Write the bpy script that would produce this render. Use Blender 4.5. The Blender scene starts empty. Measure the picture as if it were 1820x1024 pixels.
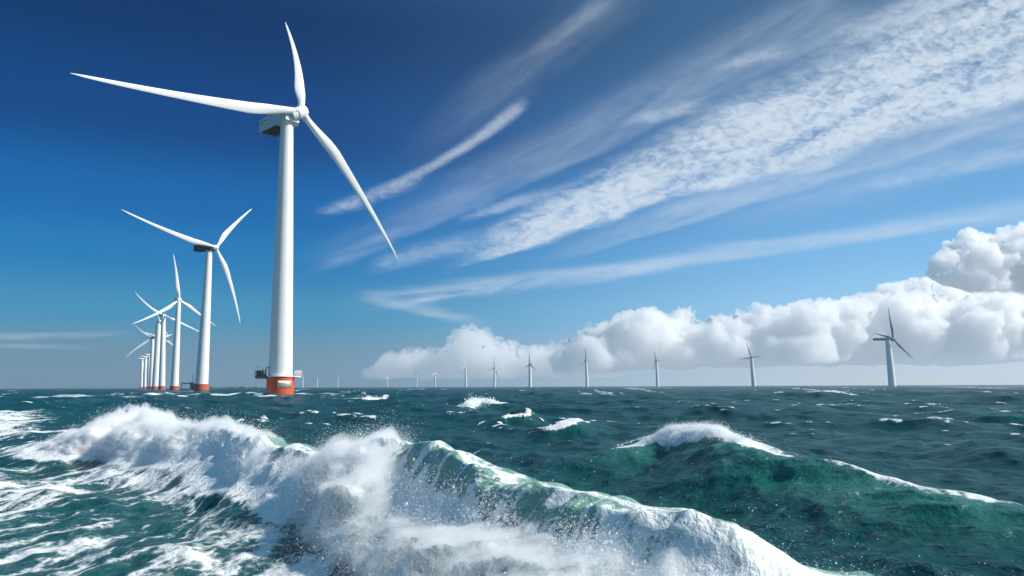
import bpy, math, random
import numpy as np
from mathutils import Vector, Matrix

# ---------------------------------------------------------------- camera, world, sun
scene = bpy.context.scene
COL = scene.collection
F = 1365.0                       # focal length in pixels of an 1820 px wide frame
HORIZON = 175.0
TH = math.atan(HORIZON / F)
ROLL = math.radians(0.22)
CAM = np.array([0.0, 0.0, 4.0])
c_, s_ = math.cos(TH), math.sin(TH)
_U = np.array([0, -s_, c_]); _F = np.array([0, c_, s_]); _X = np.array([1.0, 0, 0])
_R = math.cos(ROLL) * _X - math.sin(ROLL) * _U
_UP = math.cos(ROLL) * _U + math.sin(ROLL) * _X

cam_data = bpy.data.cameras.new("camera")
cam_data.lens = 36.0 * F / 1820.0
cam_data.sensor_width = 36.0
cam_data.clip_start = 0.1
cam_data.clip_end = 200000.0
cam = bpy.data.objects.new("camera", cam_data)
COL.objects.link(cam)
cam.matrix_world = Matrix(((_R[0], _UP[0], -_F[0], CAM[0]), (_R[1], _UP[1], -_F[1], CAM[1]),
                           (_R[2], _UP[2], -_F[2], CAM[2]), (0, 0, 0, 1)))
scene.camera = cam

def ray(px, py):
    """direction of the photo point (1820 x 1024), scaled so that y = 1"""
    d = (px - 910) / F * _R + (512 - py) / F * _UP + _F
    return d / d[1]

def at(px, py, Y):
    return CAM + ray(px, py) * Y

def at_z(px, py, z):
    d = ray(px, py)
    return CAM + d * ((z - CAM[2]) / d[2])

SUN_AZ, SUN_EL = math.radians(95), math.radians(38)
SUN = np.array([math.sin(SUN_AZ) * math.cos(SUN_EL), math.cos(SUN_AZ) * math.cos(SUN_EL), math.sin(SUN_EL)])

scene.view_settings.view_transform = 'Standard'
scene.view_settings.look = 'None'
scene.view_settings.exposure = 0.22
scene.view_settings.gamma = 1.0
scene.cycles.volume_bounces = 20
scene.cycles.max_bounces = 22
scene.cycles.diffuse_bounces = 6
scene.cycles.transparent_max_bounces = 12
scene.cycles.use_denoising = True
scene.cycles.sample_clamp_indirect = 6.0

sun_data = bpy.data.lights.new("sun", 'SUN')
sun_data.energy = 5.0
sun_data.angle = math.radians(0.55)
sun_data.color = (1.0, 0.95, 0.87)
sun = bpy.data.objects.new("sun", sun_data)
COL.objects.link(sun)
sun.rotation_euler = Vector(SUN).to_track_quat('Z', 'Y').to_euler()
sun.location = (200, 20, 300)

world = bpy.data.worlds.new("World")
scene.world = world
world.use_nodes = True
W = world.node_tree
W.nodes.clear()

class Nodes:
    def __init__(self, tree):
        self.t = tree
    def put(self, sock, v):
        if isinstance(v, bpy.types.NodeSocket):
            self.t.links.new(v, sock)
        elif v is not None:
            sock.default_value = v
    def m(self, op, a, b=None, c=None, clamp=False):
        n = self.t.nodes.new('ShaderNodeMath'); n.operation = op; n.use_clamp = clamp
        self.put(n.inputs[0], a); self.put(n.inputs[1], b)
        if c is not None: self.put(n.inputs[2], c)
        return n.outputs[0]
    def add(self, a, b): return self.m('ADD', a, b)
    def sub(self, a, b): return self.m('SUBTRACT', a, b)
    def mul(self, a, b): return self.m('MULTIPLY', a, b)
    def div(self, a, b): return self.m('DIVIDE', a, b)
    def ss(self, x, lo, hi, a=0.0, b=1.0, kind='SMOOTHSTEP'):
        n = self.t.nodes.new('ShaderNodeMapRange'); n.interpolation_type = kind
        self.put(n.inputs['Value'], x)
        self.put(n.inputs['From Min'], lo); self.put(n.inputs['From Max'], hi)
        self.put(n.inputs['To Min'], a); self.put(n.inputs['To Max'], b)
        return n.outputs['Result']
    def vec(self, x, y, z):
        n = self.t.nodes.new('ShaderNodeCombineXYZ')
        self.put(n.inputs[0], x); self.put(n.inputs[1], y); self.put(n.inputs[2], z)
        return n.outputs[0]
    def sep(self, v):
        n = self.t.nodes.new('ShaderNodeSeparateXYZ'); self.put(n.inputs[0], v); return n.outputs
    def vm(self, op, a, b=None, scale=None):
        n = self.t.nodes.new('ShaderNodeVectorMath'); n.operation = op
        self.put(n.inputs[0], a)
        if b is not None: self.put(n.inputs[1], b)
        if scale is not None: self.put(n.inputs['Scale'], scale)
        return n.outputs[0]
    def noise(self, v, scale=1.0, detail=4.0, rough=0.55, dist=0.0, dim='3D', col=False, lac=2.0):
        n = self.t.nodes.new('ShaderNodeTexNoise'); n.noise_dimensions = dim
        self.put(n.inputs['Vector'], v); self.put(n.inputs['Scale'], scale); self.put(n.inputs['Detail'], detail)
        self.put(n.inputs['Roughness'], rough); self.put(n.inputs['Distortion'], dist); self.put(n.inputs['Lacunarity'], lac)
        return n.outputs['Color' if col else 'Fac']
    def voro(self, v, scale=1.0, feature='F1', rand=1.0, dim='3D'):
        n = self.t.nodes.new('ShaderNodeTexVoronoi'); n.feature = feature; n.voronoi_dimensions = dim
        self.put(n.inputs['Vector'], v); self.put(n.inputs['Scale'], scale); self.put(n.inputs['Randomness'], rand)
        return n.outputs['Distance']
    def mixc(self, f, a, b):
        n = self.t.nodes.new('ShaderNodeMix'); n.data_type = 'RGBA'
        self.put(n.inputs[0], f); self.put(n.inputs[6], a); self.put(n.inputs[7], b)
        return n.outputs[2]
    def attr(self, name):
        n = self.t.nodes.new('ShaderNodeAttribute'); n.attribute_name = name; return n.outputs['Fac']

def build_world():
    N = Nodes(W)
    sky = W.nodes.new('ShaderNodeTexSky'); sky.sky_type = 'NISHITA'
    sky.sun_disc = False
    sky.sun_elevation = SUN_EL; sky.sun_rotation = SUN_AZ
    sky.altitude = 0.0
    sky.air_density = SKY_AIR; sky.dust_density = SKY_DUST; sky.ozone_density = SKY_OZONE
    hsv = W.nodes.new('ShaderNodeHueSaturation')
    hsv.inputs['Hue'].default_value = 0.482; hsv.inputs['Saturation'].default_value = SKY_SAT
    W.links.new(sky.outputs[0], hsv.inputs['Color'])
    gam = W.nodes.new('ShaderNodeGamma'); gam.inputs[1].default_value = SKY_GAMMA
    pre = N.vm('SCALE', hsv.outputs[0], scale=SKY_PRE)
    W.links.new(pre, gam.inputs[0])
    skyc = gam.outputs[0]

    co = W.nodes.new('ShaderNodeTexCoord').outputs['Generated']
    x, y, z = N.sep(co)[:3]
    ys = N.m('MAXIMUM', y, 0.05)
    u = N.div(x, ys); v = N.div(z, ys)
    zs = N.m('MAXIMUM', z, 0.02)
    plane = N.vec(N.div(x, zs), N.div(y, zs), 0.0)          # a cloud layer overhead
    front = N.ss(y, 0.05, 0.2)
    # clear polar air: deep blue high up, zenith brightened as added fill, brighter towards the sun, greyer and paler low down
    zp = N.m('MAXIMUM', z, 0.0)
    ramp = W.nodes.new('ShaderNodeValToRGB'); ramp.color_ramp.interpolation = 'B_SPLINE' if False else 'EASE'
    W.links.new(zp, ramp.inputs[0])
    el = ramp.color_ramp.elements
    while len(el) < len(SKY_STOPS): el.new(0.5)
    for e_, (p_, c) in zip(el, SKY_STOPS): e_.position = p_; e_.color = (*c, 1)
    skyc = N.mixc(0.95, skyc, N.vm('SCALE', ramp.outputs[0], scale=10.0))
    glow = N.mul(N.m('POWER', 2.718, N.mul(zp, -1 / 0.25)), N.ss(x, -0.3, 0.5))
    skyc = N.mixc(N.mul(glow, 0.95), skyc, SUNWARD)
    low = N.mul(N.m('POWER', 2.718, N.div(N.mul(zp, -1.0), 0.06)), N.ss(x, -0.25, 0.5))
    skyc = N.mixc(N.mul(low, 0.95), skyc, LOW_RIGHT)
    warp = N.noise(plane, 0.9, 3, 0.55, col=True)
    w3 = N.sep(warp)
    # long soft streaks of ice cloud: (start, end, half widths, bow, strength, kind, end fades)
    alpha = None
    for (ax, ay, bx, by, wa, wb, bow, k, kind, fa, fb, hard) in STREAKS:
        A = ray(ax, ay); B = ray(bx, by)
        au, av, bu, bv = A[0], A[2], B[0], B[2]
        du, dv = bu - au, bv - av
        L = math.hypot(du, dv); du /= L; dv /= L
        pu = N.sub(u, au); pv = N.sub(v, av)
        t = N.mul(N.add(N.mul(pu, du), N.mul(pv, dv)), 1 / L)
        s = N.sub(N.mul(pv, du), N.mul(pu, dv))              # + = above the line
        if bow:
            s = N.sub(s, N.mul(N.mul(t, N.sub(1.0, t)), 4 * bow / F))
        hw = N.m('MAXIMUM', N.add(wa / F, N.mul(t, (wb - wa) / F)), 4 / F)
        sn = N.div(s, hw)
        ragged = N.mul(N.sub(w3[0], 0.5), 0.9)
        sn = N.add(sn, ragged)
        lo = N.ss(sn, -1.0, -1.0 + hard)
        hi = N.ss(sn, 1.0, -0.1, 0.0, 1.0)
        env = N.mul(lo, hi)
        tw = N.add(t, N.mul(N.sub(w3[1], 0.5), 0.12))
        env = N.mul(env, N.mul(N.ss(tw, 0.0, fa), N.ss(tw, 1.0, 1.0 - fb)))
        st = N.vec(N.mul(t, L * 7), N.mul(s, 34), len(STREAKS) * 0.37 + ax * 0.01)
        if kind == 'ripple':
            cells = N.vec(N.add(N.mul(t, L * 62), N.mul(w3[2], 3.0)), N.add(N.mul(s, 110), N.add(N.mul(t, L * 24), N.mul(w3[0], 3.0))), ax * 0.01)
            n1 = N.noise(cells, 0.85, 5, 0.6, 0.6)
            n2 = N.noise(st, 1.0, 4, 0.55)
            n3 = N.noise(cells, 1.7, 3, 0.6)
            tex = N.add(N.add(N.mul(N.ss(n1, 0.30, 0.66), 0.38), N.mul(N.ss(n2, 0.25, 0.64), 0.44)), N.mul(N.ss(n3, 0.3, 0.7), 0.14))
            a = N.ss(N.mul(env, N.add(tex, 0.20)), 0.04, 1.10)
        elif kind == 'veil':
            n1 = N.noise(st, 1.2, 7, 0.62, 0.6)
            n2 = N.noise(N.vec(N.mul(t, L * 30), N.mul(s, 60), ax * 0.03), 1.0, 5, 0.6, 0.5)
            a = N.mul(env, N.add(0.30, N.add(N.mul(N.ss(n1, 0.25, 0.75), 0.55), N.mul(N.sub(n2, 0.5), 0.5))))
        else:
            n1 = N.noise(st, 1.0, 7, 0.68, 0.9)
            n2 = N.noise(N.vec(N.add(N.mul(t, L * 20), N.mul(s, 26)), N.mul(s, 80), ax * 0.02), 1.0, 6, 0.66, 0.7)
            tex = N.add(N.mul(N.ss(n1, 0.3, 0.72), 0.85), N.mul(N.sub(n2, 0.38), 0.75))
            a = N.mul(env, N.m('MAXIMUM', tex, 0.0))
        a = N.mul(a, k)
        inv = N.sub(1.0, N.m('MINIMUM', a, 1.0))
        alpha = inv if alpha is None else N.mul(alpha, inv)
    al = N.mul(N.sub(1.0, alpha), front)
    col = N.mixc(al, skyc, CIRRUS)
    bg = W.nodes.new('ShaderNodeBackground'); bg.inputs['Strength'].default_value = SKY_STRENGTH
    W.links.new(col, bg.inputs['Color'])
    out = W.nodes.new('ShaderNodeOutputWorld')
    W.links.new(bg.outputs[0], out.inputs['Surface'])
    world.cycles.sampling_method = 'MANUAL'
    world.cycles.sample_map_resolution = 512

SKY_STRENGTH = 0.085
SKY_AIR, SKY_DUST, SKY_OZONE = 1.0, 0.3, 3.0
SKY_SAT, SKY_GAMMA, SKY_PRE = 1.5, 1.5, 0.5
LOW_RIGHT, SUNWARD = (8.0, 7.6, 6.9, 1), (3.0, 7.5, 12.0, 1)
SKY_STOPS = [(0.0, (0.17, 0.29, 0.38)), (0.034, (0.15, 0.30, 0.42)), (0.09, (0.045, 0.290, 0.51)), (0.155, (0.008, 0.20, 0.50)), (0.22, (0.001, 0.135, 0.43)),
             (0.31, (0.0003, 0.056, 0.235)), (0.43, (0.0002, 0.032, 0.135)), (0.60, (0.04, 0.16, 0.32)), (1.0, (0.14, 0.36, 0.54))]  # last two stops brightened as added fill light on foam and towers
CIRRUS = (6.9, 7.9, 9.0, 1)
STREAKS = [
    # ax, ay, bx, by, wa, wb, bow, k, kind, fade a, fade b, lower-edge softness
    (-60, 600, 270, 592, 10, 9, 0, 0.42, 'streak', 0.1, 0.3, 0.9),
    (-60, 613, 190, 618, 8, 6, 0, 0.34, 'streak', 0.1, 0.4, 0.9),
    (750, 482, 1960, -38, 26, 205, 6, 0.92, 'ripple', 0.16, 0.05, 0.30),
    (900, 478, 1960, 120, 20, 60, 0, 0.50, 'veil', 0.3, 0.05, 0.30),
    (1000, 330, 1960, -150, 60, 150, 0, 0.15, 'veil', 0.4, 0.05, 0.9),
    (535, 380, 790, 290, 20, 28, -14, 0.50, 'ripple', 0.3, 0.3, 0.9),
    (690, 335, 950, 165, 15, 26, -12, 0.42, 'ripple', 0.35, 0.2, 0.9),
    (560, 378, 940, 172, 12, 18, -30, 0.36, 'streak', 0.3, 0.2, 0.9),
    (500, 486, 1540, -36, 34, 80, -12, 0.29, 'veil', 0.3, 0.08, 0.20),
    (540, 480, 760, 400, 16, 20, 0, 0.26, 'streak', 0.3, 0.4, 0.8),
    (690, 310, 1160, -60, 60, 80, 0, 0.17, 'veil', 0.4, 0.2, 0.9),
    (900, 130, 1100, -20, 16, 30, 0, 0.26, 'streak', 0.4, 0.2, 0.9),
    (580, 547, 1280, 462, 26, 24, 4, 0.62, 'streak', 0.25, 0.25, 0.8),
    (700, 520, 1300, 455, 14, 10, 6, 0.34, 'veil', 0.3, 0.3, 0.8),
    (880, 505, 1960, 345, 18, 24, -6, 0.52, 'veil', 0.3, 0.1, 0.6),
    (1100, 455, 1960, 372, 10, 20, 0, 0.30, 'streak', 0.3, 0.1, 0.8),
    (620, 520, 900, 582, 18, 14, 0, 0.48, 'veil', 0.3, 0.4, 0.8),
    (720, 536, 850, 519, 10, 4, 0, 0.6, 'veil', 0.3, 0.4, 0.8),
    (1180, 410, 1960, 200, 46, 90, 0, 0.30, 'veil', 0.4, 0.1, 0.95),
    (1450, 350, 1900, 250, 24, 40, 0, 0.28, 'ripple', 0.4, 0.2, 0.9),
    (1380, 110, 1960, -120, 24, 70, 0, 0.40, 'ripple', 0.3, 0.1, 0.8),
    (610, 485, 900, 410, 30, 36, 0, 0.32, 'ripple', 0.35, 0.35, 0.95),
    (1080, 226, 1290, 176, 20, 26, 0, 0.40, 'ripple', 0.4, 0.35, 0.95),
    (770, 404, 1040, 320, 16, 24, 0, 0.40, 'ripple', 0.4, 0.4, 0.95),
    (1230, 130, 1440, 80, 20, 26, 0, 0.36, 'ripple', 0.4, 0.35, 0.95),
]
build_world()

# ---------------------------------------------------------------- helpers
rng = np.random.default_rng(7)

def tag(o, label=None, cat=None, group=None, kind=None):
    if label: o['label'] = label
    if cat: o['category'] = cat
    if group: o['group'] = group
    if kind: o['kind'] = kind
    return o

def np_mesh(name, V, quads=None, tris=None, smooth=True):
    me = bpy.data.meshes.new(name)
    V = np.asarray(V, np.float32)
    me.vertices.add(len(V)); me.vertices.foreach_set('co', V.ravel())
    parts, totals = [], []
    if quads is not None and len(quads):
        parts.append(np.asarray(quads, np.int32).ravel()); totals.append(np.full(len(quads), 4, np.int32))
    if tris is not None and len(tris):
        parts.append(np.asarray(tris, np.int32).ravel()); totals.append(np.full(len(tris), 3, np.int32))
    if parts:
        loops = np.concatenate(parts); tot = np.concatenate(totals)
        start = np.concatenate(([0], np.cumsum(tot)[:-1])).astype(np.int32)
        me.loops.add(len(loops)); me.loops.foreach_set('vertex_index', loops)
        me.polygons.add(len(tot)); me.polygons.foreach_set('loop_start', start)
        me.polygons.foreach_set('loop_total', tot)
        if smooth: me.polygons.foreach_set('use_smooth', np.ones(len(tot), bool))
    me.update(calc_edges=True)
    return me

def add_attr(me, name, data):
    a = me.attributes.new(name, 'FLOAT', 'POINT')
    a.data.foreach_set('value', np.asarray(data, np.float32))

def obj(name, me, mat=None, parent=None):
    o = bpy.data.objects.new(name, me)
    COL.objects.link(o)
    if mat is not None: me.materials.append(mat)
    if parent is not None: o.parent = parent
    return o

def empty(name, loc):
    o = bpy.data.objects.new(name, None)
    o.location = loc; o.empty_display_size = 1
    COL.objects.link(o)
    return o

def material(name, color=(0.8, 0.8, 0.8), rough=0.4, metal=0.0, weather=0.0, streak=0.0, scale=0.4):
    """painted surface with faint weathering that belongs to the object"""
    m = bpy.data.materials.new(name); m.use_nodes = True
    t = m.node_tree; t.nodes.clear(); N = Nodes(t)
    b = t.nodes.new('ShaderNodeBsdfPrincipled')
    out = t.nodes.new('ShaderNodeOutputMaterial'); t.links.new(b.outputs[0], out.inputs[0])
    b.inputs['Roughness'].default_value = rough; b.inputs['Metallic'].default_value = metal
    co = t.nodes.new('ShaderNodeTexCoord').outputs['Object']
    n = N.noise(co, scale, 5, 0.6)
    col = N.mixc(N.mul(N.ss(n, 0.4, 0.75), weather), (*color, 1), tuple(c * 0.6 for c in color) + (1,))
    if streak:
        p = N.sep(co)
        s = N.noise(N.vec(N.mul(p[0], 1.2), N.mul(p[1], 1.2), N.mul(p[2], 0.05)), 1.0, 4, 0.6)
        col = N.mixc(N.mul(N.ss(s, 0.52, 0.72), streak), col, (0.25, 0.2, 0.16, 1))
    t.links.new(col, b.inputs['Base Color'])
    return m

def vhash(ix, iy, iz):
    h = ix.astype(np.uint32) * np.uint32(374761393) + iy.astype(np.uint32) * np.uint32(668265263) + iz.astype(np.uint32) * np.uint32(2246822519)
    h = (h ^ (h >> np.uint32(13))) * np.uint32(1274126177)
    h = (h ^ (h >> np.uint32(16))) * np.uint32(2654435761)
    return ((h ^ (h >> np.uint32(15))) & np.uint32(0xFFFFFF)).astype(np.float32) / np.float32(0xFFFFFF)

def vnoise(x, y, z=None):
    """value noise 0..1, vectorised"""
    x = np.asarray(x, np.float32); y = np.asarray(y, np.float32)
    z = np.zeros_like(x) if z is None else np.asarray(z, np.float32)
    fx, fy, fz = np.floor(x), np.floor(y), np.floor(z)
    ix, iy, iz = fx.astype(np.int64), fy.astype(np.int64), fz.astype(np.int64)
    tx, ty, tz = x - fx, y - fy, z - fz
    tx = tx * tx * tx * (tx * (tx * 6 - 15) + 10); ty = ty * ty * ty * (ty * (ty * 6 - 15) + 10); tz = tz * tz * tz * (tz * (tz * 6 - 15) + 10)
    with np.errstate(over='ignore'):
        def L(a, b, t): return a + (b - a) * t
        c = lambda i, j, k: vhash(ix + i, iy + j, iz + k)
        r0 = L(L(c(0, 0, 0), c(1, 0, 0), tx), L(c(0, 1, 0), c(1, 1, 0), tx), ty)
        r1 = L(L(c(0, 0, 1), c(1, 0, 1), tx), L(c(0, 1, 1), c(1, 1, 1), tx), ty)
    return L(r0, r1, tz)

def fbm(x, y, z=None, octv=4, rough=0.5, billow=False):
    tot = 0; amp = 1.0; norm = 0; f = 1.0
    for i in range(octv):
        n = vnoise(x * f + i * 17.3, y * f - i * 9.1, None if z is None else z * f + i * 5.7)
        if billow: n = np.abs(2 * n - 1)
        tot = tot + n * amp; norm += amp; amp *= rough; f *= 2.03
    return tot / norm

def sstep(x, a, b):
    t = np.clip((x - a) / (b - a), 0, 1)
    return t * t * (3 - 2 * t)

# ---------------------------------------------------------------- the sea
def catmull(P, n):
    P = np.asarray(P, float); m = len(P)
    Q = np.vstack([2 * P[0] - P[1], P, 2 * P[-1] - P[-2]])
    out = []
    for u in np.linspace(0, m - 1 - 1e-9, n):
        i = int(u); t = u - i
        p0, p1, p2, p3 = Q[i], Q[i + 1], Q[i + 2], Q[i + 3]
        out.append(0.5 * ((2 * p1) + (-p0 + p2) * t + (2 * p0 - 5 * p1 + 4 * p2 - p3) * t * t + (-p0 + 3 * p1 - 3 * p2 + p3) * t ** 3))
    return np.array(out)

class Ridge:
    """one breaking or steep wave: photo crest points (px, py, height, front width, back width, lip, extra...)"""
    def __init__(self, rows, n=140, rough=0.0):
        C = []
        for r in rows:
            p = at_z(r[0], r[1], r[2])
            C.append([p[0], p[1], *r[2:]])
        K = catmull(C, n)
        T = np.gradient(K[:, :2], axis=0); T /= np.linalg.norm(T, axis=1)[:, None] + 1e-9
        for _ in range(6):
            T[1:-1] = (T[:-2] + T[2:] + T[1:-1]) / 3
        T /= np.linalg.norm(T, axis=1)[:, None]
        self.T = T
        self.n = np.stack([T[:, 1], -T[:, 0]], 1)
        self.crest = K[:, :2]
        self.H = np.maximum(K[:, 2], 0); self.wf = K[:, 3]; self.wb = K[:, 4]; self.lip = K[:, 5]
        self.extra = K[:, 6:]
        self.base = self.crest - self.n * (self.lip * self.H)[:, None]
        self.s = np.concatenate([[0], np.cumsum(np.linalg.norm(np.diff(self.crest, axis=0), axis=1))])
        self.reach = 3.2 * max(self.wf.max(), self.wb.max())
    def locate(self, x, y):
        b = self.base
        lo = b.min(0) - self.reach; hi = b.max(0) + self.reach
        idx = np.nonzero((x > lo[0]) & (x < hi[0]) & (y > lo[1]) & (y < hi[1]))[0]
        k = np.zeros(len(idx), np.int32); step = 200000
        for i in range(0, len(idx), step):
            j = idx[i:i + step]
            d2 = (x[j][:, None] - b[None, :, 0].astype(np.float32)) ** 2 + (y[j][:, None] - b[None, :, 1].astype(np.float32)) ** 2
            k[i:i + step] = d2.argmin(1)
        dx = x[idx] - b[k, 0]; dy = y[idx] - b[k, 1]
        a = dx * self.T[k, 0] + dy * self.T[k, 1]                   # along the crest
        d = -(dx * self.n[k, 0] + dy * self.n[k, 1])                # + behind, - in front
        kk = np.clip(k + np.clip(a / (np.gradient(self.s)[k] + 1e-6), -1, 1), 0, len(b) - 1)
        off = np.abs(a)
        ii = np.arange(len(b)); I = lambda q: np.interp(kk, ii, q)
        d2 = -((x[idx] - I(b[:, 0])) * I(self.n[:, 0]) + (y[idx] - I(b[:, 1])) * I(self.n[:, 1]))
        d = np.where(off < 1.0, d2, d)
        return idx, kk, d, off

#            px    py    H    wf   wb   lip  roller plume drop
RIDGE_A = Ridge([
    (60, 792, 0.15, 3.0, 4.5, 0.0, 0.0, 0.0, 0.0, 0.6),
    (130, 782, 0.90, 2.8, 4.5, 0.1, 0.6, 0.15, 0.0, 0.8),
    (180, 764, 1.55, 2.6, 4.5, 0.2, 1.0, 0.36, 0.0, 1.3),
    (235, 748, 1.85, 2.6, 4.5, 0.3, 1.15, 0.62, 0.0, 1.7),
    (300, 765, 1.75, 2.6, 4.2, 0.3, 0.95, 0.35, 0.0, 1.1),
    (350, 768, 1.80, 2.6, 4.2, 0.3, 1.0, 0.35, 0.0, 0.7),
    (400, 768, 1.90, 2.5, 4.0, 0.3, 0.95, 0.40, 0.0, 0.5),
    (450, 785, 1.75, 2.4, 3.8, 0.3, 0.75, 0.16, 0.0, 0.5),
    (500, 800, 1.65, 2.3, 3.8, 0.3, 0.7, 0.05, 0.15, 0.55),
    (560, 814, 1.55, 2.2, 3.6, 0.3, 0.65, 0.03, 0.15, 0.6),
    (600, 822, 1.55, 2.2, 3.4, 0.35, 0.85, 0.15, 0.0, 0.8),
    (640, 812, 1.80, 2.2, 3.4, 0.35, 1.1, 0.26, 0.0, 1.0),
    (685, 806, 2.00, 2.2, 3.3, 0.40, 1.25, 0.36, 0.0, 1.05),
    (735, 819, 2.00, 2.2, 3.2, 0.45, 1.0, 0.20, 0.25, 0.85),
    (790, 838, 1.95, 2.1, 3.0, 0.45, 0.85, 0.02, 0.48, 0.8),
    (850, 860, 1.90, 2.1, 3.0, 0.45, 0.85, 0.01, 0.50, 0.9),
    (900, 880, 1.85, 2.1, 3.0, 0.40, 0.9, 0.02, 0.42, 1.0),
    (1000, 914, 1.80, 2.1, 3.0, 0.35, 0.95, 0.08, 0.34, 1.0),
    (1100, 944, 1.70, 2.1, 3.0, 0.3, 1.0, 0.12, 0.22, 1.0),
    (1250, 985, 1.60, 2.0, 2.8, 0.2, 1.0, 0.14, 0.15, 1.0),
    (1400, 1022, 1.40, 2.0, 2.6, 0.1, 0.9, 0.12, 0.05, 1.0),
    (1600, 1080, 1.00, 2.0, 2.5, 0.0, 0.4, 0.03, 0.0, 1.0),
    (1900, 1180, 0.50, 2.0, 2.5, 0.0, 0.2, 0.0, 0.0, 1.0)], 300)
RIDGE_B = Ridge([
    (1010, 806, 0.30, 3.0, 4.0, 0.0, 0.0, 0.0, 0.0),
    (1090, 790, 1.00, 3.2, 4.0, 0.1, 0.0, 0.0, 0.0),
    (1165, 769, 1.55, 3.2, 3.5, 0.2, 0.35, 0.15, 0.0),
    (1235, 757, 1.95, 3.2, 3.2, 0.3, 0.45, 0.22, 0.0),
    (1300, 767, 1.95, 3.2, 3.0, 0.3, 0.30, 0.12, 0.0),
    (1350, 786, 1.80, 3.2, 3.0, 0.25, 0.12, 0.0, 0.0),
    (1430, 803, 1.65, 3.2, 3.0, 0.2, 0.06, 0.0, 0.0),
    (1500, 818, 1.55, 3.2, 3.0, 0.15, 0.08, 0.0, 0.0),
    (1620, 842, 1.40, 3.2, 3.0, 0.15, 0.10, 0.0, 0.0),
    (1740, 868, 1.25, 3.2, 3.0, 0.15, 0.08, 0.0, 0.0),
    (1830, 892, 1.10, 3.2, 3.0, 0.1, 0.05, 0.0, 0.0),
    (2050, 950, 0.70, 3.0, 3.0, 0.0, 0.0, 0.0, 0.0)], 180)
# far smaller crests: (photo points, height, widths)
def small_ridge(pts, wf, wb, roller, plume):
    return Ridge([(p[0], p[1], p[2], wf, wb, 0.25, roller * min(1, p[2]), plume * min(1, p[2]), 0.0) for p in pts], 60)
SMALL = [
    small_ridge([(812, 722, 0.2), (832, 716, 1.0), (850, 710, 1.35), (880, 714, 1.0), (915, 719, 0.2)], 3.0, 6.0, 0.30, 0.04),
    small_ridge([(1395, 706, 0.3), (1440, 701, 1.1), (1475, 699, 1.6), (1510, 701, 1.2), (1560, 706, 0.3)], 7, 10, 0.25, 0.0),
    small_ridge([(868, 750, 0.1), (900, 744, 0.8), (925, 742, 0.9), (955, 745, 0.1)], 1.6, 2.6, 0.22, 0.05),
    small_ridge([(940, 768, 0.1), (980, 757, 0.9), (1012, 749, 1.1), (1045, 756, 0.2)], 2.0, 3.0, 0.28, 0.05),
    small_ridge([(600, 710, 0.2), (640, 706, 1.1), (670, 705, 1.1), (700, 708, 0.2)], 3.0, 5.0, 0.2, 0.0),
    small_ridge([(1600, 735, 0.2), (1700, 728, 0.9), (1790, 733, 1.0), (1880, 745, 0.3)], 3.0, 4.0, 0.0, 0.0),
    small_ridge([(1320, 730, 0.2), (1400, 722, 0.9), (1470, 727, 0.9), (1560, 738, 0.2)], 3.0, 5.0, 0.0, 0.0),
    small_ridge([(1660, 800, 0.1), (1740, 790, 0.7), (1800, 800, 0.7), (1900, 830, 0.2)], 1.6, 2.5, 0.0, 0.0),
]
RIDGES = [RIDGE_A, RIDGE_B] + SMALL

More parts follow.
